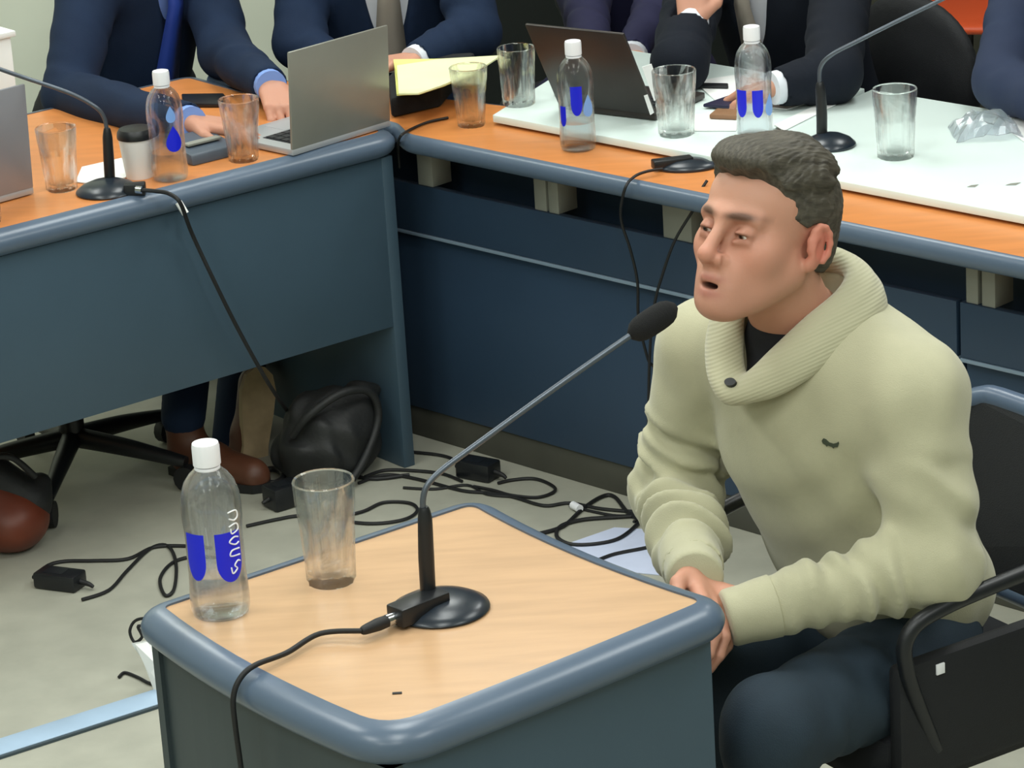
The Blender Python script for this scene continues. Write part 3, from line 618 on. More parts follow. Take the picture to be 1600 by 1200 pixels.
# ================================================================== people: shared head, hair and hands
mat('skin', '#c48f78', .5, attr='col', bump=.12, bscale=260, spec=.35, sub=.12)
mat('hair', '#4b473e', .6, var=.42, vscale=16, stretch=(14, 1.2, 9), bump=.6, bscale=30, spec=.35)
mat('eye', '#ffffff', .15, attr='col')
mat('sweater', '#b5b295', .95, var=.03, vscale=30, bump=.35, bscale=700, sheen=.3)
mat('tee', '#0c0e14', .9)
mat('jeans', '#22323f', .85, var=.12, vscale=14, bump=.35, bscale=500)
mat('lip', '#8c4a44', .4)
def rgb(h): return np.array(lin(h)[:3])
SKIN = rgb('#c6917a')
def gauss(p, c, r): return np.exp(-(((p-np.array(c))/np.array(r))**2).sum(1))
def head_geo(neck_to, h=.0024, mouth=1.0):
    """head in its own frame: face towards -y, left towards +x, eyes at z=0"""
    s = Sculpt()
    s.ell((0, .022, .038), (.0755, .096, .081)); s.ell((0, -.035, .045), (.060, .052, .047), k=.03)
    s.ell((0, -.030, -.03), (.064, .060, .076), k=.03); s.ell((0, -.045, -.072), (.043, .043, .038), k=.03)
    s.cap((0, .03, -.05), neck_to, .056, .060, .03)
    for q in (-1, 1):
        s.cap((q*.052, .004, -.048), (q*.020, -.070, -.101), .017, .016, .03)
        s.ell((q*.045, -.056, -.026), (.020, .020, .020), k=.03)
        s.cap((q*.010, -.089, .022), (q*.043, -.075, .019), .0115, .0095, .014)
    s.ell((0, -.083, -.104), (.023, .019, .017), k=.022)
    for q in (-1, 1): s.ell((q*.032, -.097, .002), (.021, .019, .0145), k=.012, sub=True)
    for q in (-1, 1):
        s.ell((q*.032, -.0765, .0), (.0150, .0138, .0128), k=.004)
        s.ell((q*.032, -.092, -.0040), (.0138, .010, .0034), k=.002, sub=True)
        s.chain([(q*.0185, -.0860, -.001), (q*.026, -.0905, .0012), (q*.036, -.0895, .0012), (q*.0455, -.0820, -.001)], [.0016, .0024, .0024, .0016], .003)
        s.cap((q*.022, -.0895, -.0125), (q*.042, -.083, -.0115), .0025, .002, .008)
    s.cap((0, -.089, .014), (0, -.117, -.031), .0085, .0105, .012); s.ell((0, -.1165, -.034), (.0115, .011, .0105), k=.008)
    for q in (-1, 1): s.ell((q*.0135, -.102, -.0385), (.0085, .011, .0085), k=.006)
    for q in (-1, 1): s.ell((q*.0065, -.110, -.0475), (.004, .006, .004), k=.003, sub=True)
    s.ell((0, -.079, -.068), (.029, .019, .029), k=.028)
    s.chain([(-.024, -.082, -.0715), (-.009, -.0995, -.0655), (0, -.0995, -.067), (.009, -.0995, -.0655), (.024, -.082, -.0715)], [.003, .0052, .0048, .0052, .003], .006)
    s.chain([(-.022, -.081, -.0785), (0, -.0975, -.0868), (.022, -.081, -.0785)], [.0035, .0068, .0035], .006)
    s.ell((0, -.097, -.0762), (.015, .014, .0045*mouth), k=.004, sub=True)
    for q in (-1, 1): s.cap((q*.018, -.102, -.037), (q*.034, -.0985, -.070), .0018, .0004, .010, sub=True)
    for q in (-1, 1):
        R = np.array(Matrix.Rotation(q*.35, 3, 'Z') @ Matrix.Rotation(-.15, 3, 'X'))
        s.ell((q*.0800, .020, -.006), (.0075, .0180, .0300), R, k=.008)
        ring = [(q*(.0835+.0045*math.cos(a)), .0205+.0165*math.cos(a), -.004+.0265*math.sin(a)) for a in np.linspace(-1.0, 3.5, 9)]
        s.chain(ring, [.0042]*9, .004)
        s.ell((q*.0905, .0165, -.008), (.0060, .0095, .0145), k=.004, sub=True); s.ell((q*.0780, .012, -.032), (.0055, .0085, .0095), k=.010); s.ell((q*.0815, .006, -.008), (.004, .004, .006), k=.004)
    V, F = s.build(h); V = relax(V, F, 2, .4)
    ax = np.abs(V[:, 0]); P_ = np.stack([ax, V[:, 1], V[:, 2]], 1); c = np.tile(SKIN, (len(V), 1))
    def mixc(w, col): c[:] = c*(1-w[:, None])+rgb(col)*w[:, None]
    mixc(.35*gauss(P_, (0, -.10, -.10), (.05, .05, .045)), '#a9806f')                         # shaved beard
    mixc(.35*gauss(P_, (.045, -.07, -.03), (.025, .04, .025)), '#cf8874')
    mixc(.45*gauss(P_, (0, -.115, -.034), (.018, .02, .016)), '#cf826f')
    mixc(.75*np.clip(gauss(P_, (.083, .022, -.004), (.016, .024, .034))*1.3, 0, 1), '#cf7463')
    mixc(.6*gauss(P_, (.030, -.085, -.004), (.022, .03, .016)), '#8f5a46')                    # lids and sockets browned: socket shade painted into the skin
    lipm = np.clip(gauss(P_, (0, -.100, -.0655), (.021, .012, .0052))+gauss(P_, (0, -.099, -.0868), (.019, .012, .0062)), 0, 1); mixc(.8*lipm, '#a4605a')
    mixc(np.clip(1.5*gauss(P_, (0, -.088, -.0760), (.017, .009, .0045)), 0, 1), '#3a1714')
    mixc(.75*gauss(P_, (.032, -.091, -.0012), (.0135, .012, .0020)), '#2b1a14')
    br = np.clip(1.6*gauss(np.stack([ax, V[:, 1]*0, V[:, 2]-.0225-.06*(ax-.012)+1.9*(ax-.030)**2], 1), (.029, 0, 0), (.0190, 1, .0055)), 0, 1)*(V[:, 1] < -.055); mixc(.85*br, '#3f2b21')
    mixc(.25*np.clip((V[:, 2]-.02)/.03, 0, 1)*(V[:, 1] < -.03), '#d8a992')  # forehead lightened: light from above painted into the skin colour
    return V, F, c
def eye_geo(q, gaze=(-.15, -1, -.38)):
    n, m = 20, 14; v = []; f = []; c = []; g = unit(gaze); C0 = np.array([q*.032, -.0765, 0])
    for i in range(m+1):
        for j in range(n):
            a, b_ = math.pi*i/m, 2*math.pi*j/n; d = np.array([math.sin(a)*math.cos(b_), -math.cos(a), math.sin(a)*math.sin(b_)]); v.append(C0+.0121*d)
            an = math.acos(max(-1, min(1, d@g))); c.append(rgb('#0b0808') if an < .22 else rgb('#4a3320') if an < .5 else rgb('#d8cfc8'))
    for i in range(m):
        for j in range(n): f.append((i*n+j, i*n+(j+1) % n, (i+1)*n+(j+1) % n, (i+1)*n+j))
    return np.array(v), np.array(f), np.array(c)
def hair_geo(h=.0021):
    s = Sculpt(); s.ell((0, .023, .038), (.0800, .1015, .0845)); s.ell((0, -.030, .074), (.064, .058, .040), k=.02)
    s.ell((.004, -.070, .100), (.050, .038, .020), k=.02); s.ell((0, -.005, .108), (.064, .075, .024), k=.03); s.ell((0, .075, -.02), (.060, .040, .05), k=.03)
    rg = np.random.RandomState(4)
    for i in range(60):                                    # combed locks: long shallow ridges swept back over the crown
        a = rg.uniform(-1.2, 1.2); y0 = rg.uniform(-.09, -.01); x0 = .076*math.sin(a); z0 = .044+.078*math.cos(a)
        dx = .012; k_ = lambda y: math.sqrt(max(.1, 1-((y-.02)/.125)**2)); P3 = [np.array([x0*.80*k_(y0+u)/k_(0)+dx*u/.05, y0+u, .040+(z0-.034)*k_(y0+u)]) for u in (0, .025, .05, .075)]
        s.chain(P3, [.003, .0055, .005, .002], .014)
    def post(D, ax):
        X = ax[0][:, None, None]; Y = ax[1][None, :, None]; Z = ax[2][None, None, :]
        zh = np.interp(ax[1], [-.14, -.095, -.078, -.064, -.056, -.046, -.020, .0, .010, .036, .043, .13], [.090, .085, .078, .067, .055, .040, .024, .019, .024, .024, -.044, -.052])[None, :, None]
        zh = zh+np.where(Y < -.03, .014*np.clip(np.abs(X)/.05, 0, 1.3)**2-.002, 0)+.0015*np.sin(X*230+Y*90)
        st = .0006*np.sin(760*X+260*Z+5*np.sin(60*Y))+.0005*np.sin(1150*X-240*Z+4*np.sin(45*Y+1))
        D = D+st; return np.maximum(D, (zh-Z)*.7).astype(np.float32)
    return s.build(h, post)
def hand_ops(s, wrist, d, n, side, scale=1., curl=(.35, .45, .35), spread=.10, thumb=.6):
    """adds a hand: d points from wrist to knuckles, n out of the palm, side +1 puts the thumb at +cross(d, n)"""
    w = np.array(wrist, float); d = unit(d); n = np.array(n, float); n = unit(n-d*(n@d)); l = np.cross(d, n)*side; S = scale
    offs = (.030, .010, -.010, -.028); lens = ((.043, .026, .021), (.047, .030, .023), (.044, .028, .022), (.034, .020, .019)); base = (.088, .091, .087, .079)
    for j in range(4):
        kn = w+d*base[j]*S+l*offs[j]*S; s.cap(w+l*offs[j]*.55*S+d*.012*S, kn, .0135*S, .0108*S, .012*S)
        dj = unit(d+l*spread*(1.5-j)*.6); p = kn; a = 0
        for q in range(3):
            a += curl[q]; v = dj*math.cos(a)+n*math.sin(a); e = p+v*lens[j][q]*S; s.cap(p, e, (.0096, .0086, .0078)[q]*S, (.0086, .0078, .0066)[q]*S, .004*S); p = e
    t0 = w+d*.022*S+l*.020*S; t1 = t0+unit(d*.62+l*.62+n*.35*thumb)*.044*S; t2 = t1+unit(d*.85+l*.2+n*.5*thumb)*.032*S; t3 = t2+unit(d*.9-l*.05+n*.5*thumb)*.026*S
    s.cap(t0, t1, .0145*S, .0112*S, .010*S); s.cap(t1, t2, .0105*S, .0095*S, .005*S); s.cap(t2, t3, .0092*S, .0074*S, .004*S)
def place(V, Rm, T): return V@np.array(Rm).T+np.array(T)
def hd_rot(fx, fy, pitch, roll=0.):
    """rotation that turns the face to the direction (fx, fy), pitched up and rolled"""
    return np.array(Matrix.Rotation(math.atan2(fx, -fy), 3, 'Z') @ Matrix.Rotation(-pitch, 3, 'X') @ Matrix.Rotation(roll, 3, 'Y'))
def joinm(parts):
    V = np.concatenate([p[0] for p in parts]); off = np.cumsum([0]+[len(p[0]) for p in parts[:-1]]); F = np.concatenate([p[1]+o for p, o in zip(parts, off)])
    C_ = np.concatenate([p[2] if p[2] is not None else np.tile(SKIN, (len(p[0]), 1)) for p in parts]); return V, F, C_
# ================================================================== the seated man
FW = unit((-.667, -.745, 0)); WD = unit((.745, -.667, 0)); UP = np.array([0, 0, 1.])
J = dict(Rsh=atY(1098, 540, 4.42), Lsh=atY(1420, 622, 4.17), Rel=atY(1058, 768, 4.46), Rwr=atY(1083, 888, 4.14), Lel=atY(1462, 878, 4.10), Lwr=atY(1178, 955, 4.06),
         neck=atY(1245, 510, 4.30), pel=atY(1425, 980, 4.36), Lhip=atY(1440, 1035, 4.27), Rhip=atY(1330, 990, 4.44), Lkn=atY(1205, 1135, 3.97), Rkn=atY(1075, 1040, 4.22))
HC = np.array(atY(1194, 362, 4.235)); HR = hd_rot(-.71, -.705, rad(15.5), rad(1))
nb = HR.T@(J['neck']-HC)
hv, hf, hc = head_geo(nb); hv = place(hv, HR, HC)
s = Sculpt()
rw, lw = J['Rwr'], J['Lwr']
s.cap(J['Rel']*.5+rw*.5, rw, .034, .028, .01); hand_ops(s, rw, atY(1128, 965, 4.04)-rw, FW*.5-UP*.6, -1, 1., (.35, .55, .4))
s.cap(J['Lel']*.5+lw*.5, lw, .034, .028, .01); hand_ops(s, lw, atY(1098, 945, 4.10)-lw, -FW*.8-UP*.45, 1, 1., (.45, .6, .4), thumb=.2)
gv, gf = s.build(.0028); gv = relax(gv, gf, 2, .4)
s = Sculpt(); s.cap(J['neck'], J['pel']+UP*.03-WD*.03, .07, .08, .05); s.cap(J['Rsh'], J['Lsh'], .05, .05, .05); s.chain([J['Rsh'], J['Rel'], J['Rwr']], [.045, .035, .028], .03); s.chain([J['Lsh'], J['Lel'], J['Lwr']], [.045, .035, .028], .03)
s.chain([J['Lhip'], J['Lkn']], [.06, .045], .03); s.chain([J['Rhip'], J['Rkn']], [.06, .045], .03)
bv, bf = s.build(.014)
bv = bv+0
V, F, C_ = joinm([(hv, hf, hc), (gv, gf, None), (bv, bf, None)])
man = npmesh('person', V, F, 'skin', None, C_)
tag(man, 'seated man in a pale green shawl-collar sweater leaning towards the microphone', 'person')
for q in (-1, 1):
    v, f, c = eye_geo(q); npmesh('eye', place(v, HR, HC), f, 'eye', man, c)
v, f = hair_geo(); o = npmesh('hair', v, f, 'hair', man); o.matrix_world = Matrix([[*HR[i], HC[i]] for i in range(3)]+[[0, 0, 0, 1]])
# sweater
AXS = unit(J['neck']-J['pel']); RT = np.stack([WD, np.cross(AXS, WD), AXS], 1)
def rings(amp, nn, ph=0., t0=0., t1=1.):
    def fn(t, x, y, z):
        e = np.clip((t-t0)/.12, 0, 1)*np.clip((t1-t)/.12, 0, 1); return amp*e*(np.sin(2*math.pi*nn*t+ph+2.2*np.sin(30*(x+y)+18*z))*.6+np.sin(2*math.pi*nn*1.7*t+1.3*ph-25*(x-y))*.4)
    return fn
s = Sculpt()
s.ell((.452, 4.302, .80), (.182, .128, .185), RT, k=.03); s.ell((.505, 4.325, .66), (.168, .135, .17), RT, k=.05); s.ell((.548, 4.355, .53), (.145, .13, .12), k=.05)
s.cap(J['neck']-UP*.035-WD*.03, J['Rsh']-UP*.004, .066, .066, .05); s.cap(J['neck']-UP*.035+WD*.03, J['Lsh'], .066, .072, .05)
s.cap(J['neck']-FW*.055-UP*.02, J['neck']-FW*.10-UP*.2, .075, .11, .05); s.cap(J['neck']-FW*.05-UP*.02+WD*.03, J['Lsh']-FW*.03+UP*.01, .072, .056, .05)
s.cap(J['Rsh'], J['Rel'], .067, .060, .022, False, rings(.013, 4.2, 1., .4, 1.1)); s.cap(J['Rel'], J['Rwr'], .060, .044, .02, False, rings(.015, 4.6, .5, -.2, .85))
s.cap(J['Lsh'], J['Lel'], .074, .063, .018, False, rings(.007, 1.8, 2., .3, 1.1)); s.cap(J['Lel'], J['Lwr'], .060, .041, .02, False, rings(.0085, 3.6, 2.6, .1, .9))
# creases fanning out of the left elbow and folds on the torso
for p0, p1, r0 in (((1352, 822, 4.045), (1440, 812, 4.03), .007), ((1355, 834, 4.04), (1450, 846, 4.02), .006), ((1350, 846, 4.04), (1425, 882, 4.015), .006), ((1345, 858, 4.03), (1385, 915, 4.01), .006), ((1290, 880, 4.03), (1322, 950, 4.0), .006)): s.cap(atY(*p0), atY(*p1), .003, r0, .014, True)
# neck opening
s.cap(J['neck']-UP*.02-FW*.01, J['neck']+UP*.14-FW*.01, .058, .075, .012, True); s.cap(J['neck']+FW*.05-UP*.0, J['neck']+FW*.118-UP*.055, .046, .020, .012, True)
s.cap(J['neck']+FW*.05+UP*.02, J['neck']+FW*.15+UP*.03, .05, .05, .01, True)
e = unit(J['Rwr']-J['Rel']); s.cap(J['Rwr']+e*.036, J['Rwr']+e*.09, .05, .05, .004, True); e = unit(J['Lwr']-J['Lel']); s.cap(J['Lwr']+e*.04, J['Lwr']+e*.09, .05, .05, .004, True)
def post(D, ax):
    X = ax[0][:, None, None]; Y = ax[1][None, :, None]; Z = ax[2][None, None, :]
    D = D+(.0022*np.sin(38*X+21*Z+2*np.sin(25*Y))*np.sin(17*Z-29*Y+1.)+.0012*np.sin(70*X-45*Z+33*Y)).astype(np.float32)
    return np.maximum(D, (.41-Z)).astype(np.float32)
sv, sf = s.build(.0050, post); sv = relax(sv, sf, 1, .4)
sweater = npmesh('sweater', sv, sf, 'sweater', man)
# shawl collar, ribbed
def nbp(a, b_, d): return J['neck']+FW*a+WD*b_+UP*d
loop = [nbp(-.082, 0, .082), nbp(-.056, .062, .074), nbp(-.004, .084, .058), nbp(.056, .066, .028), nbp(.098, .032, -.014), nbp(.116, -.010, -.052), nbp(.090, -.044, -.004), nbp(.03, -.074, .044), nbp(-.045, -.064, .070)]
lp = catmull(loop, 6, True); s = Sculpt(); fv = [1-.28*math.exp(-(np.linalg.norm(p-lp[30])/.07)**2) for p in lp+[lp[0]]]; s.chain(lp+[lp[0]], [.013*q_ for q_ in fv], .008)
def outw(p): return unit(np.array([p[0]-J['neck'][0], p[1]-J['neck'][1], 0]))
for a_, z_, r_ in ((.013, -.012, .014), (.024, -.027, .013), (.029, -.042, .011)):
    out = [p+outw(p)*a_+UP*z_*(1-.75*math.exp(-(np.linalg.norm(p-lp[30])/.05)**2)) for p in lp]; s.chain(out+[out[0]], [r_*q_ for q_ in fv], .012)
cv, cf = s.build(.0035); cv = relax(cv, cf, 1, .4)
m = mat('sweater_rib', '#b5b295', .95, bump=.2, bscale=700, sheen=.3); nt = m.node_tree
wv = nt.nodes.new('ShaderNodeTexWave'); wv.inputs['Scale'].default_value = 62; wv.inputs['Distortion'].default_value = .6; wv.bands_direction = 'Z'
tcn = [n for n in nt.nodes if n.type == 'TEX_COORD'][0]; mp = nt.nodes.new('ShaderNodeMapping'); mp.inputs['Rotation'].default_value = (.25, .35, 0); nt.links.new(tcn.outputs['Object'], mp.inputs[0]); nt.links.new(mp.outputs[0], wv.inputs[0])
bp = [n for n in nt.nodes if n.type == 'BUMP'][0]; bp.inputs['Distance'].default_value = .003; bp.inputs['Strength'].default_value = .2; nt.links.new(wv.outputs['Fac'], bp.inputs['Height'])
npmesh('collar', cv, cf, 'sweater_rib', sweater)
# cuffs
for a_, b_ in (('Rel', 'Rwr'), ('Lel', 'Lwr')):
    e = unit(J[b_]-J[a_]); w0 = J[b_]; P_ = [w0-e*.03, w0-e*.01, w0+e*.012, w0+e*.034, w0+e*.040]; tube('cuff', P_, [.0445, .0435, .0410, .0405, .036], 'sweater', sweater, 28, 3)
# placket band below the collar, toggle and emblem lie on the chest
ALLV = np.concatenate([sv, cv])
def on_chest(px, py, r_=.007):
    """nearest sweater surface point along the ray through a pixel, and the surface normal there"""
    d = unit(ray(px, py)); r = ALLV-_o; t_ = r@d; dist = np.linalg.norm(r-t_[:, None]*d, axis=1); i = np.argmin(np.where(dist < r_, t_, 9)); p = _o+d*t_[i]
    nb_ = ALLV[np.linalg.norm(ALLV-p, axis=1) < .02]; c0 = nb_.mean(0); n_ = np.linalg.svd(nb_-c0)[2][2]; n_ = n_ if n_@d < 0 else -n_
    return p-n_*((p-c0)@n_), n_
def decal(name, px, py, pts, m, th=.002):
    p, n_ = on_chest(px, py); ex = unit(np.cross(UP, n_)); ey = np.cross(n_, ex); k = len(pts)
    f_ = [p+ex*x+ey*y+n_*th for x, y in pts]; g_ = [q-n_*th*1.6 for q in f_]
    return mesh(name, f_+g_, [tuple(range(k)), tuple(range(2*k-1, k-1, -1))]+[(i, k+i, k+(i+1) % k, (i+1) % k) for i in range(k)], m, sweater)
decal('toggle_button', 1141, 597, [(.0095*math.cos(a), .0065*math.sin(a)) for a in np.linspace(0, 2*math.pi, 16, endpoint=False)], 'black_plastic', .006)
mat('emblem_green', '#3c4436', .7)
em = [(-.013, .003), (-.011, .006), (-.007, .005), (-.002, .001), (.004, .000), (.009, .002), (.012, .0045), (.0125, .001), (.010, -.004), (.005, -.005), (.004, -.007), (.002, -.005), (-.004, -.0035), (-.006, -.0055), (-.008, -.003), (-.012, -.001)][::-1]
decal('chest_emblem', 1297, 694, em, 'emblem_green')
# dark tee at the neck
s = Sculpt(); s.cap(J['neck']-UP*.055+FW*.010, J['neck']-UP*.012+FW*.018, .070, .064, .02); s.cap(J['neck']-UP*.03+FW*.02, J['neck']-UP*.055+FW*.072, .05, .030, .02)
tv, tf_ = s.build(.005); npmesh('undershirt', tv, tf_, 'tee', man)
# trousers and shoes
def foot(k, dx): a = np.array(k); return np.array([a[0]+dx[0], a[1]+dx[1], .10])
Lan = foot(J['Lkn'], (-.02, .06)); Ran = foot(J['Rkn'], (.02, .06))
s = Sculpt(); s.ell((.545, 4.36, .47), (.13, .13, .09)); s.cap(J['Lhip'], J['Lkn'], .092, .068, .04, False, rings(.004, 2.2, .4, .2, .9)); s.cap(J['Rhip'], J['Rkn'], .090, .066, .04); s.cap(J['Lkn'], Lan, .066, .052, .02, False, rings(.003, 3)); s.cap(J['Rkn'], Ran, .066, .052, .02)
def post(D, ax):
    X = ax[0][:, None, None]; Y = ax[1][None, :, None]; Z = ax[2][None, None, :]; return (D+(.002*np.sin(45*X+30*Y)*np.sin(40*Z-20*Y))).astype(np.float32)
tv, tf_ = s.build(.0065, post); npmesh('trousers', relax(tv, tf_, 1), tf_, 'jeans', man)
mat('shoe_black', '#16181a', .4)
for an in (Lan, Ran):
    s = Sculpt(); fd = unit((-.5, -.85, 0)); s.cap(an-UP*.045-fd*.03, an+fd*.16-UP*.062, .042, .034, .03); s.cap(an, an-UP*.05, .04, .045, .03)
    v, f = s.build(.006, lambda D, ax: np.maximum(D, (.004-ax[2][None, None, :])).astype(np.float32)); npmesh('shoe', v, f, 'shoe_black', man)
# ================================================================== the man's chair
def ltf(c, ex, ey): return Matrix(((ex[0], ey[0], 0, c[0]), (ex[1], ey[1], 0, c[1]), (0, 0, 1, c[2]), (0, 0, 0, 1)))
mat('rim', '#4f6076', .3); mat('chair_black', '#101318', .7, var=.1, vscale=50, bump=.3, bscale=500)
CX = unit((.53, -.85, 0)); CY = unit((.85, .53, 0)); cc = np.array([.545, 4.325, 0]); ch = thing('armchair', 'black armchair with a rounded back the speaking man sits on', 'chair'); ch.matrix_world = ltf(cc, CX, CY)
# local axes: x to the sitter's left, y to the back
def rrect(w, h, r, n=6):
    pts = []
    for cx, cz, a0 in ((w-r, h-r, 0), (-w+r, h-r, 90), (-w+r, r, 180), (w-r, r, 270)):
        for a in np.linspace(a0, a0+90, n): pts.append((cx+r*math.cos(rad(a)), cz+r*math.sin(rad(a))))
    return pts
o = box('seat', (-.235, -.20, .33, .215, .22, .43), 'chair_black', ch, .03)
box('side_cushion', (.205, -.19, .36, .235, .075, .545), 'chair_black', ch, .012); box('white_tag', (.234, -.125, .518, .2375, -.110, .534), 'white_plastic', ch, .001)
out = rrect(.205, .27, .13); z0 = .45
bk = lambda x, z: (x-.055, .245+.07*(z/.3)-.35*(x*x), z0+z)
v = [bk(x, z) for x, z in out]; v2 = [(x, y+.03, z) for x, y, z in v]; n = len(v)
mesh('backrest', v+v2, [tuple(range(n)), tuple(range(2*n-1, n-1, -1))]+[(i, (i+1) % n, n+(i+1) % n, n+i)[::-1] for i in range(n)], 'chair_black', ch)
tube('back_rim', [(x, y+.015, z) for x, y, z in v], .019, 'rim', ch, 10, 3, True)
for q in (-1, 1):
    tube('armrest', [(q*.215, .24, .60), (q*.245, .17, .645), (q*.255, .05, .64), (q*.25, -.12, .625), (q*.245, -.18, .60), (q*.24, -.18, .54), (q*.225, -.12, .40)], .0115, 'black_plastic', ch, 12)
    tube('leg', [(q*.22, -.20, .385), (q*.235, -.23, .19), (q*.24, -.24, .012)], .012, 'black_plastic', ch); tube('leg', [(q*.22, .20, .385), (q*.235, .25, .19), (q*.24, .27, .012)], .012, 'black_plastic', ch)
    tube('back_post', [(q*.215, .21, .39), (q*.225, .27, .46), (q*.22, .275, .58)], .011, 'black_plastic', ch)
# ================================================================== suited people behind the desks
mat('navy', '#16263f', .85, var=.08, vscale=12, bump=.25, bscale=500, spec=.25); mat('navy_dark', '#0f1520', .85, var=.08, vscale=12, bump=.25, bscale=500, spec=.25); mat('indigo', '#15153a', .8); mat('slate', '#1f2c48', .85, var=.06, vscale=12)
mat('shirt_blue', '#7d9de0', .8); mat('shirt_white', '#d9dde6', .8); mat('tie_blue', '#23409a', .6); mat('tie_beige', '#9b9388', .7)
HV, HF, HCOL = head_geo((0, .06, -.19), .0045); RV, RF = hair_geo(.0045)
def suited(label, Jp, F2, jm, sm, tm=None, headp=0., hands=((1, 1, (.35, .5, .35)), (1, 1, (.35, .5, .35))), hd=None, vdepth=.26, vw=(.055, .008), hi_lean=.16):
    f = unit((F2[0], F2[1], 0)); w = np.array([-f[1], f[0], 0]); g = {k: np.array(v, float) for k, v in Jp.items()}
    if 'neck' not in g: g['neck'] = (g['Rsh']+g['Lsh'])/2+UP*.075-f*.0
    nk = g['neck']; pel = g['pel'] if 'pel' in g else nk-UP*.52-f*.16
    hc = nk+UP*.165+f*.055; R = hd_rot(f[0], f[1], headp)
    s = Sculpt(); fr = []
    for k, (sd, on, curl) in zip('RL', hands):
        s.chain([g[k+'sh'], g[k+'el'], g[k+'wr']], [.042, .034, .027], .02)
    bv, bf = s.build(.011); s = Sculpt()
    for k, (sd, on, curl) in zip('RL', hands):
        if on: s.cap(g[k+'wr']-unit(g[k+'wr']-g[k+'el'])*.03, g[k+'wr'], .026, .025, .01); hand_ops(s, g[k+'wr'], g[k+'hd']-g[k+'wr'], g[k+'pn'] if k+'pn' in g else -UP, -1 if k == 'R' else 1, 1., curl)
    gv, gf = s.build(.0036); s = Sculpt(); s.cap(nk, pel, .06, .10, .03); tv, tf_ = s.build(.015)
    V, F, C_ = joinm([(place(HV, R, hc), HF, HCOL), (gv, gf, None), (bv, bf, None), (tv, tf_, None)])
    P = npmesh('person', V, F, 'skin', None, C_); tag(P, label, 'person', 'people in suits behind the desks'); npmesh('hair', place(RV, R, hc), RF, 'hair', P)
    ax = unit(nk-pel); RTp = np.stack([w, np.cross(ax, w), ax], 1)
    def torso(s, e):
        for tt, rw, rd, rh in ((.72, .185, .125, .19), (.45, .175, .13, .19), (.18, .175, .14, .16)): s.ell(pel+(nk-pel)*tt, (rw+e, rd+e, rh), RTp, k=.05)
    s = Sculpt(); torso(s, 0)
    for k in 'RL':
        s.cap(nk-UP*.05, g[k+'sh'], .062, .070, .05); s.cap(g[k+'sh'], g[k+'el'], .070, .058, .02, False, rings(.0035, 2.2, 1+len(label), .3, 1.1)); s.cap(g[k+'el'], g[k+'wr'], .058, .041, .02, False, rings(.0035, 2.6, len(label), -.1, .8))
        e = unit(g[k+'wr']-g[k+'el']); s.cap(g[k+'wr']-e*.0+e*.045, g[k+'wr']+e*.09, .052, .052, .004, True)
    # open front: a wedge from the neck down
    n0 = nk+f*.03; n1 = nk+(pel-nk)*(vdepth/.54)+f*.155
    s.cap(nk+UP*.02, nk-UP*.04+f*.06, .058, .05, .01, True); s.cap(nk-UP*.03+f*.10, n1, vw[0], vw[1], .008, True); s.cap(n1, n1-UP*.25+f*.03, .006, .006, .006, True)
    v, fc = s.build(.0075, lambda D, ax: np.maximum(D, pel[2]-.06-ax[2][None, None, :]).astype(np.float32)); jk = npmesh('jacket', relax(v, fc, 1), fc, jm, P)
    s = Sculpt(); torso(s, -.016); s.cap(nk-UP*.06, nk+UP*.005, .075, .058, .03)
    v, fc = s.build(.008); npmesh('shirt', v, fc, sm, P)
    for k in 'RL':
        e = unit(g[k+'wr']-g[k+'el']); w0 = g[k+'wr']; tube('shirt_cuff', [w0-e*.05, w0+e*.0, w0+e*.022], [.036, .035, .034], sm, P, 20, 3)
    if tm:
        pts = []; 
        for u in np.linspace(0, 1, 9):
            base = nk+(pel-nk)*(.03+.62*u); pts.append(base+f*(.078+.062*min(1, u*3.2)-.0*u))
        v = []; fcs = []
        for i, p in enumerate(pts):
            hw = .016 if i == 0 else .013+.028*i/8
            v += [p-w*hw, p+f*.009, p+w*hw, p-f*.006]
        for i in range(len(pts)-1):
            for j in range(4): fcs.append((4*i+j, 4*i+(j+1) % 4, 4*i+4+(j+1) % 4, 4*i+4+j)[::-1])
        mesh('necktie', v, fcs, tm, P, True)
    s = Sculpt(); hips = [pel+w*.10*q for q in (-1, 1)]
    for q, hp in zip((-1, 1), hips):
        kn = hp+f*.40; kn[2] = .50; an = kn+f*.0; an[2] = .09; an = g.get('Ran' if q < 0 else 'Lan', an); hp = hp.copy(); hp[2] = .50
        s.cap(hp, kn, .088, .066, .04); s.cap(kn, an, .062, .048, .02)
    s.ell(np.array([pel[0], pel[1], .50]), (.17, .15, .10), k=.04); v, fc = s.build(.011); npmesh('trousers', v, fc, jm, P)
    return P
SH1 = np.array(atY(402, 668, 6.52)); SD1 = unit((.12, .25, .95)); SN1 = np.array([.45, -.80, .25]); SN1 = unit(SN1-SD1*(SN1@SD1))
SH2 = np.array(atz(345, 752, 0)); SH2[2] = .002; SD2 = unit((.8, -.6, 0))
T1 = np.array([.606, -.796, 0]); S1 = np.array([.796, .606, 0])
r1 = np.array(atY(138, -12, 7.04))
suited('person in a navy suit and blue tie typing at the silver laptop', dict(Rsh=r1, Lsh=r1+np.array([.62, .78, 0])*.36+UP*.01, Rel=atY(108, 150, 6.84), Rwr=atz(292, 190, ZD+.05), Rhd=atz(372, 200, ZD+.035), Lel=atY(352, 82, 7.02), Lwr=atY(420, 132, 6.66), Lhd=atY(448, 180, 6.56), Ran=SH2+UP*.13-SD2*.09, Lan=SH1-SN1*.13-SD1*.09), (.74, -.67), 'navy', 'shirt_blue', 'tie_blue', hands=((1, 1, (.2, .3, .2)), (1, 1, (.45, .5, .3))))
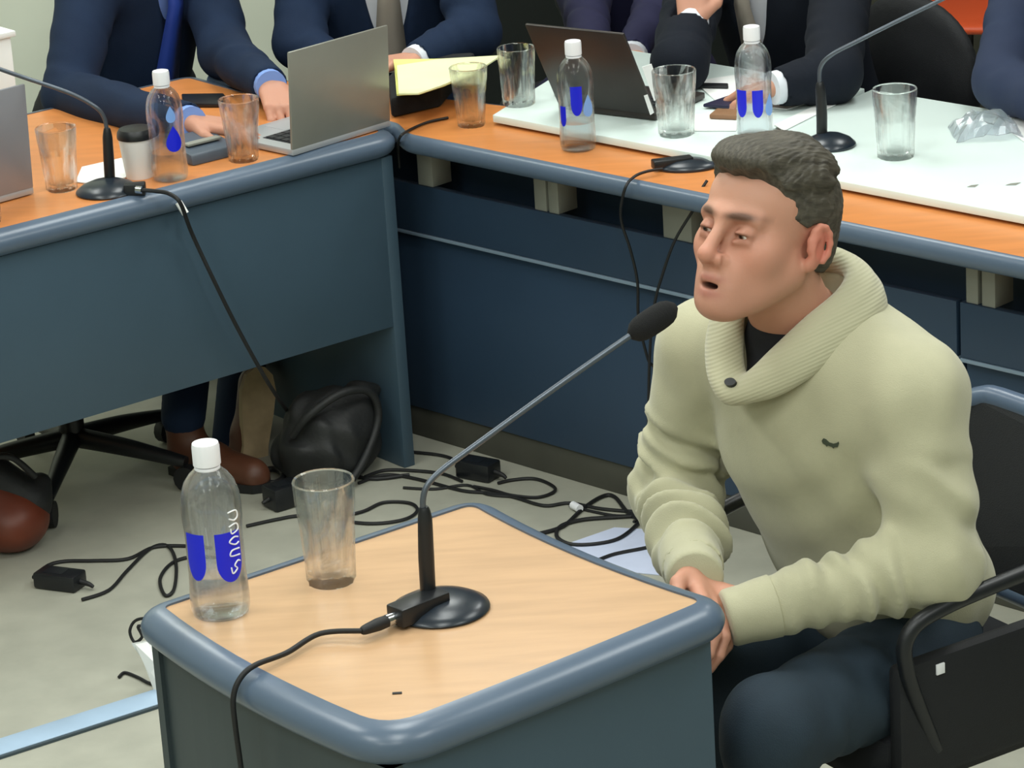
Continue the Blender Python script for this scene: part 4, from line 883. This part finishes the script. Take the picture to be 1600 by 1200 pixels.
suited('person in a navy suit with open white shirt behind the corner of the desks', dict(Rsh=atY(478, -70, 7.22), Lsh=atY(716, -70, 7.14), Rel=atY(468, 66, 7.05), Rwr=atY(545, 122, 6.9), Rhd=atY(590, 130, 6.86), Lel=atY(742, 50, 7.0), Lwr=atY(655, 92, 6.86), Lhd=atY(610, 98, 6.82)), (.12, -.99), 'navy', 'shirt_white', 'tie_beige', vw=(.075, .045))
suited('person in indigo clothing behind the dark laptop', dict(Rsh=atY(850, -110, 7.62), Lsh=atY(1065, -130, 7.50), Rel=atY(915, 0, 7.35), Rwr=atY(925, 80, 7.0), Rhd=atY(945, 100, 6.93), Lel=atY(1030, 10, 7.3), Lwr=atY(990, 85, 7.0), Lhd=atY(975, 105, 6.92)), (-.4, -.92), 'indigo', 'shirt_white')
suited('person in a black suit resting the chin on a raised hand behind the bottle', dict(Rsh=atY(1092, -45, 6.98), Lsh=atY(1318, -50, 6.80), Rel=atz(1062, 100, ZW+.055), Rwr=atY(1080, 42, 6.60), Rhd=atY(1084, -40, 6.64), Rpn=(.3, .9, 0), Lel=atz(1300, 118, ZW+.055), Lwr=atz(1222, 135, ZW+.05), Lhd=atz(1170, 140, ZW+.03)), (-.716, -.698), 'navy_dark', 'shirt_white', 'tie_beige', vw=(.07, .03))
suited('person in a slate suit at the right edge of the photo', dict(Rsh=atY(1606, -40, 6.52), Lsh=atY(1830, -40, 6.28), Rel=atz(1566, 128, ZW+.055), Rwr=atz(1680, 185, ZW+.05), Rhd=atz(1750, 205, ZW+.04), Lel=atz(1900, 180, ZW+.06), Lwr=atz(1800, 210, ZW+.05), Lhd=atz(1740, 215, ZW+.04)), (-.716, -.698), 'slate', 'shirt_white', 'tie_blue')
# ================================================================== office chairs behind the desks
def office_chair(label, loc, f, hi=.98, m='chair_black', w=.23):
    f = unit((f[0], f[1], 0)); x = np.array([-f[1], f[0], 0]); t = thing('office_chair', label, 'chair', group='black office chairs'); t.matrix_world = ltf((loc[0], loc[1], 0), x, -f)
    s = Sculpt(); s.ell((0, .28, (hi+.52)/2), (w, .045, (hi-.52)/2+.03)); s.ell((0, .275, .60), (w*.9, .05, .12), k=.05); v, fc = s.build(.012); npmesh('backrest', v, fc, m, t)
    s = Sculpt(); s.ell((0, .0, .40), (.25, .25, .045)); v, fc = s.build(.012); npmesh('seat', v, fc, m, t)
    tube('column', [(0, 0, .10), (0, 0, .37)], .028, 'black_plastic', t, 12, 2); tube('back_post', [(0, .20, .40), (0, .31, .46), (0, .33, .62)], .016, 'black_plastic', t)
    for k in range(5):
        a = 2*math.pi*k/5; l = tube('base_arm', [(0, 0, .10), (.14*math.cos(a), .14*math.sin(a), .085), (.27*math.cos(a), .27*math.sin(a), .065)], [.024, .02, .013], 'black_plastic', t, 8)
        c_ = (.27*math.cos(a), .27*math.sin(a), .029); tube('caster', [(c_[0]-.012*math.sin(a), c_[1]+.012*math.cos(a), c_[2]), (c_[0]+.012*math.sin(a), c_[1]-.012*math.cos(a), c_[2])], .028, 'black_rubber', l, 14, 2)
    return t
office_chair('black office chair under the person typing at the silver laptop', (-.74, 7.30), T1, .60)
office_chair('black office chair whose dark base shows under the left part of the left desk', d1(-.56, .46), (.75, -.66), .60)
office_chair('black office chair under the person behind the desk corner', (-.20, 7.40), (.12, -.99), .80)
office_chair('black office chair under the person behind the dark laptop', (.26, 7.86), (-.4, -.92), .98)
cb = atY(1428, 110, 7.0); office_chair('black office chair with a rounded back beside the suited person at right', (cb[0]-.80*.28, cb[1]-.6*.28), (-.80, -.60), .79, w=.20)
office_chair('black office chair under the person at the right edge', (1.36, 6.66), (-.716, -.698), .85)
# orange chair in the background
mat('orange_plastic', '#d2542c', .45)
oc = np.array(atz(1535, 12, .46)); t = thing('plastic_chair', 'orange plastic chair in the background at upper right', 'chair'); t.matrix_world = ltf((oc[0], oc[1], 0), np.array([.698, -.716, 0]), np.array([.716, .698, 0]))
s = Sculpt(); s.ell((0, 0, .45), (.24, .23, .03)); s.cap((-.2, .2, .47), (.2, .2, .47), .03, .03, .05); v, fc = s.build(.012); npmesh('seat', v, fc, 'orange_plastic', t)
s = Sculpt(); s.ell((0, .24, .68), (.23, .03, .16)); v, fc = s.build(.012); npmesh('backrest', v, fc, 'orange_plastic', t)
for x in (-.18, .18):
    for y in (-.16, .18): tube('leg', [(x, y, .44), (x*1.15, y*1.15, .01)], .013, 'black_plastic', t, 8, 2)
# ================================================================== things under the left desk
mat('leather_brown', '#5a3524', .5, var=.15, vscale=20); mat('sole_tan', '#b39c78', .7, var=.08, vscale=40); mat('bag_black', '#1b1d1e', .6, var=.2, vscale=25, bump=.4, bscale=120); mat('leather_red', '#6d3320', .45, var=.15, vscale=16)
def shoe(label, c, toe, sole_n, mu, ms):
    """c = middle of the sole, toe = direction of the toe, sole_n = direction the sole faces"""
    c = np.array(c, float); d = unit(toe); n = np.array(sole_n, float); n = unit(n-d*(n@d)); l = np.cross(d, n); t = thing('shoe', label, 'shoe', group='brown shoes under the left desk')
    pts = [(-.125, .026), (-.10, .031), (-.04, .029), (.03, .037), (.08, .040), (.115, .030), (.132, .010)]
    ol = [c+d*x+l*y for x, y in pts]+[c+d*x-l*y for x, y in pts[::-1]]; k = len(ol)
    mesh('sole', ol+[p-n*.018 for p in ol], [tuple(range(k)), tuple(range(2*k-1, k-1, -1))]+[(i, k+i, k+(i+1) % k, (i+1) % k) for i in range(k)], ms, t)
    s = Sculpt(); s.cap(c-n*.035+d*.09, c-n*.045-d*.02, .030, .034, .03); s.cap(c-n*.045-d*.02, c-n*.055-d*.09, .034, .034, .03); s.cap(c-n*.06-d*.085, c-n*.11-d*.09, .036, .042, .03); s.cap(c-n*.024+d*.10, c-n*.024-d*.09, .030, .028, .02)
    
    def post(D, ax):
        X = ax[0][:, None, None]; Y = ax[1][None, :, None]; Z = ax[2][None, None, :]; return np.maximum(D, (X-c[0])*n[0]+(Y-c[1])*n[1]+(Z-c[2])*n[2]+.008).astype(np.float32)
    v, f = s.build(.006, post); npmesh('upper', v, f, mu, t); return t
shoe('brown shoe with pale tan sole turned to the camera under the left desk', SH1, SD1, SN1, 'leather_brown', 'sole_tan')
shoe('dark brown shoe standing flat on the floor under the left desk', SH2, SD2, (0, 0, -1), 'leather_brown', 'black_rubber')
# black bag leaning against the desk end
t = thing('shoulder_bag', 'black shoulder bag slumped against the end panel under the left desk', 'bag'); b = np.array(atz(525, 728, 0)); b = np.array([*d1(-.150, .06), 0])
s = Sculpt(); s.ell(b+[0, 0, .085], (.10, .075, .095), np.array(Matrix.Rotation(A1, 3, 'Z'))); s.ell(b+[-.05, .0, .06], (.09, .08, .07), k=.04); s.cap(b+[-.07, .0, .15], b+[.07, .04, .165], .03, .025, .05)
def post(D, ax):
    X = ax[0][:, None, None]; Y = ax[1][None, :, None]; Z = ax[2][None, None, :]; D = D+.007*np.sin(60*X+40*Z+2*np.sin(50*Y))*np.sin(35*Z-30*X); return np.maximum(D, .003-Z).astype(np.float32)
v, f = s.build(.006, post); npmesh('bag_body', v, f, 'bag_black', t)
tube('strap', [b+q for q in ((-.09, -.07, .12), (-.05, -.085, .17), (.02, -.06, .205), (.075, -.02, .19), (.09, -.01, .13), (.06, -.05, .06), (.02, -.09, .015), (-.02, -.10, .008))], .009, 'bag_black', t, 8)
# leather bag at the left edge
t = thing('leather_bag', 'reddish brown and black leather bag on the floor at the left edge', 'bag'); b = np.array(atz(20, 868, 0))
s = Sculpt(); s.ell(b+[0, .05, .06], (.075, .09, .065)); s.ell(b+[-.05, .08, .09], (.08, .09, .09), k=.04); v, f = s.build(.006, lambda D, ax: np.maximum(D, .003-ax[2][None, None, :]).astype(np.float32)); npmesh('bag_body', v, f, 'leather_red', t)
s = Sculpt(); s.cap(b+[-.05, .06, .16], b+[.035, .06, .09], .05, .045, .03); s.cap(b+[.03, .07, .05], b+[.06, .09, .12], .03, .02, .03); v, f = s.build(.006); npmesh('bag_top', v, f, 'bag_black', t)
tube('strap', [b+q for q in ((-.06, .0, .15), (-.04, -.02, .21), (.02, -.02, .22), (.06, .02, .16))], .007, 'bag_black', t)
